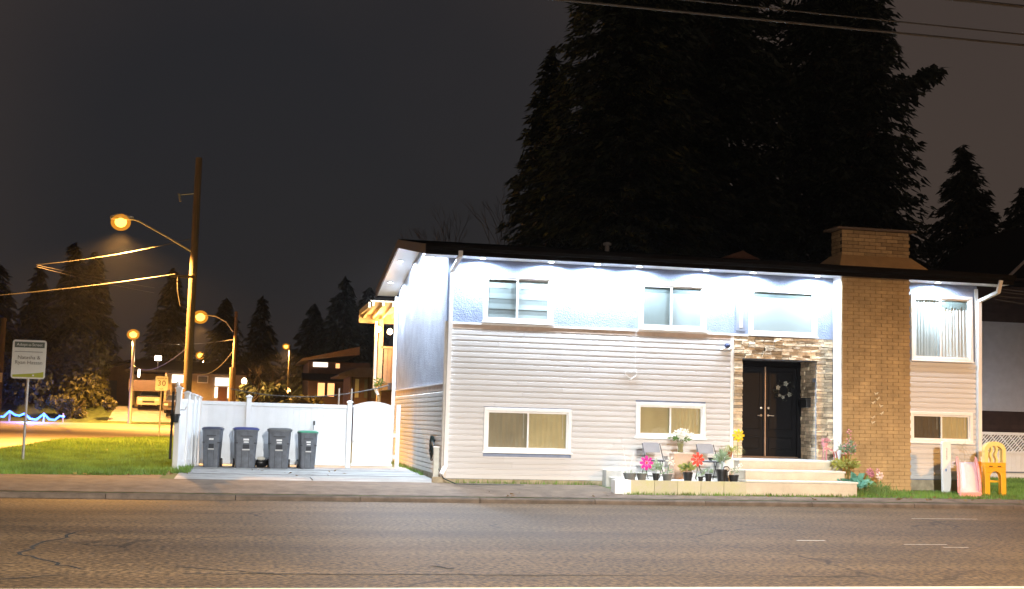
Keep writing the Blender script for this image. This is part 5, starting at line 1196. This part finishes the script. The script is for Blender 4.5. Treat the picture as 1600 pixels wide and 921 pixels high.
# ================================================================== vegetation
def conifer(lb, x, y, h, Rr, seed, z0=None, group=None, skirt=.06, dens=1.0, spray=1.0, lop=0, mm=None):
    r = np.random.default_rng(seed); z0 = g(x, y) if z0 is None else z0
    t = thing('fir_tree', lb, 'tree', (x, y, z0), group)
    MB().tube([(x, y, z0-.2), (x+.1, y, z0+h*.5), (x, y, z0+h*.97)], h*.014+.05, 8, .04).build('trunk', M['bark'], t, smooth=True)
    nb = int(26*h*dens); out = []; br = MB()
    for i in range(nb):
        tt = skirt+(1-skirt)*(i+r.random())/nb; az = r.uniform(0, 2*math.pi)
        L = Rr*(1-tt)**.72*r.uniform(.74, 1.10)+.15
        if lop and math.cos(az-lop) > .93 and r.random() < .5: L *= 1.25
        d = np.array([math.cos(az), math.sin(az), 0]); base = np.array([x, y, z0+h*tt]); drop = r.uniform(.18, .42)
        if L > 2.0 and i % 4 == 0: br.tube([tuple(base), tuple(base+d*L*.5+np.array([0, 0, -drop*L*.2])), tuple(base+d*L*.9+np.array([0, 0, -drop*L*.6]))], .05, 4, .015, cap=False)
        n = max(4, int(L*5.2*dens/spray**1.6)); s = r.uniform(.12, 1.0, n)
        P = base+d*(s*L)[:, None]; P[:, 2] -= drop*L*s**1.6-.10*L*np.clip(s-.8, 0, 1)*2
        side_ = np.array([-d[1], d[0], 0]); P += side_*(r.normal(0, .17, n)*L*.45*(1.1-s*.6))[:, None]; P[:, 2] += r.normal(0, .10, n)
        u = d[None]*r.uniform(.25, .55, n)[:, None]*spray+side_*r.normal(0, .25, n)[:, None]*spray; u[:, 2] -= r.uniform(.05, .5, n)*spray
        v = np.cross(u, r.normal(0, 1, (n, 3))); v /= np.linalg.norm(v, axis=1)[:, None]+1e-6; v *= r.uniform(.07, .16, n)[:, None]*spray
        out.append(np.stack([P-u*.5, P+v-u*.1, P+u, P-v-u*.1], 1))
    if br.v: stuff(br.build('limbs', M['bark'], t))
    cloud('crown', np.concatenate(out).reshape(-1, 3), mm or M['needle'], t)
    return t
G = 'tall firs behind the house'
conifer('huge dark fir behind the left half of the house roof', 17.6, 56, 34, 6.4, 1, group=G, dens=1.5, spray=.6)
conifer('huge dark fir behind the middle of the house roof', 22.4, 58, 38, 6.5, 2, group=G, dens=1.4, spray=.6)
conifer('huge dark fir nearest the chimney', 27.6, 57, 34, 6.0, 3, group=G, dens=1.4, spray=.6)
conifer('leaning limbed fir at the right side of the fir group', 29.4, 55, 27, 4.2, 4, group=G, dens=1.1, skirt=.22, spray=.6)
conifer('lower dark fir filling between the two big ones', 14.6, 60, 20, 4.2, 5, group=G, dens=1.2, spray=.6)
# the long limbs reaching right into open sky
for lb, pts, seed in (('long drooping fir limb reaching right across the open sky', [(29.6, 55, 17.6), (31.5, 55, 18.6), (33.2, 55, 19.7)], 1),):
    t = thing('fir_limb', lb, 'tree limb', pts[0]); MB().tube(pts, .09, 6, .03).build('limb', M['bark'], t)
    o = []
    for i in range(520):
        s = RNG.uniform(0, 1)**.8; q = np.array(pts[0])+(np.array(pts[-1])-np.array(pts[0]))*s; w_ = (1.0-.55*s)
        c = q+np.array([RNG.normal(0, .25), RNG.normal(0, .35)*w_, -abs(RNG.normal(0, .55))*w_+.15]); u = np.array([RNG.uniform(.0, .35), RNG.normal(0, .2), -RNG.uniform(.0, .4)]); v = RNG.normal(0, .09, 3); o += [c-u*.5, c+v, c+u, c-v]
    cloud('needles', o, M['needle'], t)
conifer('pointed small fir right of the chimney', 37.7, 60, 16.6, 4.9, 6, dens=1.5, spray=.6)
conifer('dim fir between chimney and the pointed small fir', 35.0, 66, 16.6, 5.2, 7, dens=1.3, spray=.7)
conifer('dim fir at the right edge behind the neighbour', 42.6, 62, 15.0, 5.0, 8, dens=1.2, spray=.7)
G2 = 'dark trees on the skyline left'
for i, (lb, x, y, h, rr) in enumerate((('dark fir at the far left edge of the skyline', -19.2, 105, 10.8, 3.2), ('dark fir second from the left on the skyline', -16.6, 108, 11.0, 3.2), ('tall dark fir left below the lit lamp', -14.0, 108, 13.2, 3.4), ('dark fir below the lit lamp and its wires', -14.6, 128, 14.6, 4.0), ('dark fir behind the tall wooden pole', -7.0, 125, 13.0, 3.6),
        ('slim dark fir in the gap right of the thin lamp', 2.0, 150, 12.6, 3.6), ('broad dark fir right of the distant lamp', 7.8, 145, 11.6, 5.0), ('tallest dark fir left of the house corner', 11.0, 142, 14.6, 5.2), ('dark fir touching the rear porch roof', 14.2, 146, 14.0, 5.0), ('low dark fir behind the thin lamp pole', -2.0, 140, 11.5, 4.0))):
    conifer(lb, x, y, h, rr, 20+i, group=G2, dens=1.1, spray=1.0)
def bush(lb, x, y, h, rx, ry, n, m, seed, ls=.22, name='bush', z0=None):
    r = np.random.default_rng(seed); z0 = g(x, y) if z0 is None else z0; t = thing(name, lb, 'bush', (x, y, z0))
    b = MB()
    for k in range(6):
        a = r.uniform(0, 6.28); b.tube([(x+.2*math.cos(a), y, z0-.1), (x+rx*.4*math.cos(a), y+ry*.4*math.sin(a), z0+h*.4), (x+rx*.7*math.cos(a), y+ry*.7*math.sin(a), z0+h*.8)], .06, 5, .02, cap=False)
    b.build('stems', M['bark'], t)
    K = 14; cc = np.stack([r.normal(0, .42, K)*rx, r.normal(0, .42, K)*ry, h*r.uniform(.2, .8, K)], 1); rad = h*r.uniform(.16, .30, K)
    k = r.integers(0, K, n); d = r.normal(0, 1, (n, 3)); d /= np.linalg.norm(d, axis=1)[:, None]; P = cc[k]+d*(rad[k]*r.uniform(.55, 1.1, n))[:, None]; P[:, 2] = np.maximum(P[:, 2], .05); P += (x, y, z0)
    u = r.normal(0, 1, (n, 3)); u /= np.linalg.norm(u, axis=1)[:, None]; v = np.cross(u, r.normal(0, 1, (n, 3))); v /= np.linalg.norm(v, axis=1)[:, None]
    cloud('foliage', np.stack([P-u*ls, P+v*ls*.5, P+u*ls, P-v*ls*.5], 1).reshape(-1, 3), m, t); return t
bush('olive bush lit by the lamps, nearest the tan house', -12.0, 103, 5.6, 1.9, 1.6, 6000, M['bushl'], 1)
bush('dusky lit bush left of the olive one', -14.6, 104, 4.6, 2.0, 1.6, 4500, M['bushl'], 2)
bush('low dark bush at the kerb below the lit bushes', -12.6, 98, 1.8, 2.2, 1.0, 2500, M['bushl'], 3)
bush('dark hedge behind the blue string lights', -18.0, 101, 4.6, 3.2, 1.4, 4500, M['needle'], 4)
bush('dim bush below the amber garden lamp', 4.3, 92, 2.6, 1.4, 1.0, 1600, M['bushl'], 5)
bush('dark bush behind the fence left of the dark house', 1.4, 90, 3.4, 2.4, 1.2, 2600, M['needle'], 6)
def bare(name, lb, cat, base, h, seed, r0, spread, depth, m, tilt=0):
    r = random.Random(seed); t = thing(name, lb, cat, base); b = MB()
    def grow(p, d, L, rad, k):
        q = p+d*L; b.tube([tuple(p), tuple((p+q)/2+Vector((r.uniform(-1, 1), r.uniform(-1, 1), 0))*L*.06), tuple(q)], rad, 5, rad*.65, cap=False)
        if k == 0: return
        for _ in range(r.choice((2, 3))):
            e = (d+Vector((r.uniform(-1, 1), r.uniform(-1, 1), r.uniform(-.2, .6)))*spread).normalized(); grow(q, e, L*r.uniform(.6, .85), rad*.62, k-1)
    grow(Vector(base), Vector((tilt, 0, 1)).normalized(), h, r0, depth); b.build('branches', m, t); return t
bare('bare_tree', 'faint leafless tree left of the huge firs', 'tree', (12.4, 66, .5), 4.0, 3, .11, .5, 6, M['bark'])
bare('bare_tree', 'twiggy leafless tree behind the fence before the amber lamp', 'tree', (.6, 80, .5), 1.6, 5, .09, .7, 5, M['bark'])
bare('bare_shrub', 'pale leafless shrub before the lattice fence', 'shrub', (20.6, 32.2, .3), .6, 8, .03, .5, 3, mat('pale_bark', (.42, .36, .22), .8))
bare('bare_shrub', 'thin bare shrub between the slide and the right house corner', 'shrub', (17.25, 27.3, .22), .42, 9, .012, .8, 4, mat('pale_bark', (.42, .36, .22), .8))
def litter(n, x0, x1, y0, y1):
    o = []
    for i in range(n):
        x = RNG.uniform(x0, x1); y = RNG.uniform(y0, y1); z = max(g(x, y), .1 if y > 25.06 else 0)+.03; u = RNG.normal(0, .035, 3)*[1, 1, .4]; v = RNG.normal(0, .022, 3)*[1, 1, .4]; c = np.array([x, y, z]); o += [c-u, c+v, c+u, c-v]
    return o
stuff(cloud('fallen_leaves', litter(170, 13.6, 21, 25.5, 27)+litter(60, 5, 18, 25.1, 25.8)+litter(60, -7, -1, 28, 30)+litter(24, -1.2, 4, 29, 32), leafmat('dry_leaf', (.20, .12, .05))))
# blue string lights by the street
sl_ = thing('string_lights', 'zigzag of blue string lights at the left edge by the street', 'string lights', (-15, 94, .6))
pp = []
zz0 = [(-17.2, 1.30), (-16.7, 1.05), (-16.3, 1.05), (-15.9, 1.45), (-15.5, 1.2), (-15.2, 1.15), (-14.9, 1.3), (-14.5, .95), (-14.1, .90), (-13.6, 1.32), (-13.2, .95), (-12.8, .92), (-12.5, 1.2), (-12.2, 1.15)]
MB().tube([(x, 94+.2*math.sin(i), z) for i, (x, z) in enumerate(zz0)], .07, 6).build('lights', E_BLUE, sl_, smooth=True)
for x in (-17.2, -15.9, -13.6, -12.3): MB().box(x-.05, x+.05, 94.1, 94.2, .4, 1.4).build('stake', M['galv'], sl_)
light('string_glow', 'POINT', (-14.5, 93.6, 1.1), 900, (.05, .2, 1), sl_, .3)

hz = MB().box(-160, 160, -25, 240, -1.2, 46).build('halo_haze', None, None); hz['kind'] = 'stuff'  # thin haze added so that the lamps get halos
hm = bpy.data.materials.new('halo_haze'); hm.use_nodes = True; hn = hm.node_tree; hn.nodes.remove(hn.nodes['Principled BSDF'])
pv = hn.nodes.new('ShaderNodeVolumePrincipled'); pv.inputs['Density'].default_value = .00022; pv.inputs['Color'].default_value = (.9, .92, .95, 1); pv.inputs['Anisotropy'].default_value = .85
hn.links.new(pv.outputs[0], hn.nodes['Material Output'].inputs['Volume']); hz.data.materials.append(hm)

print('objects', len(bpy.data.objects), 'bricks', nb)
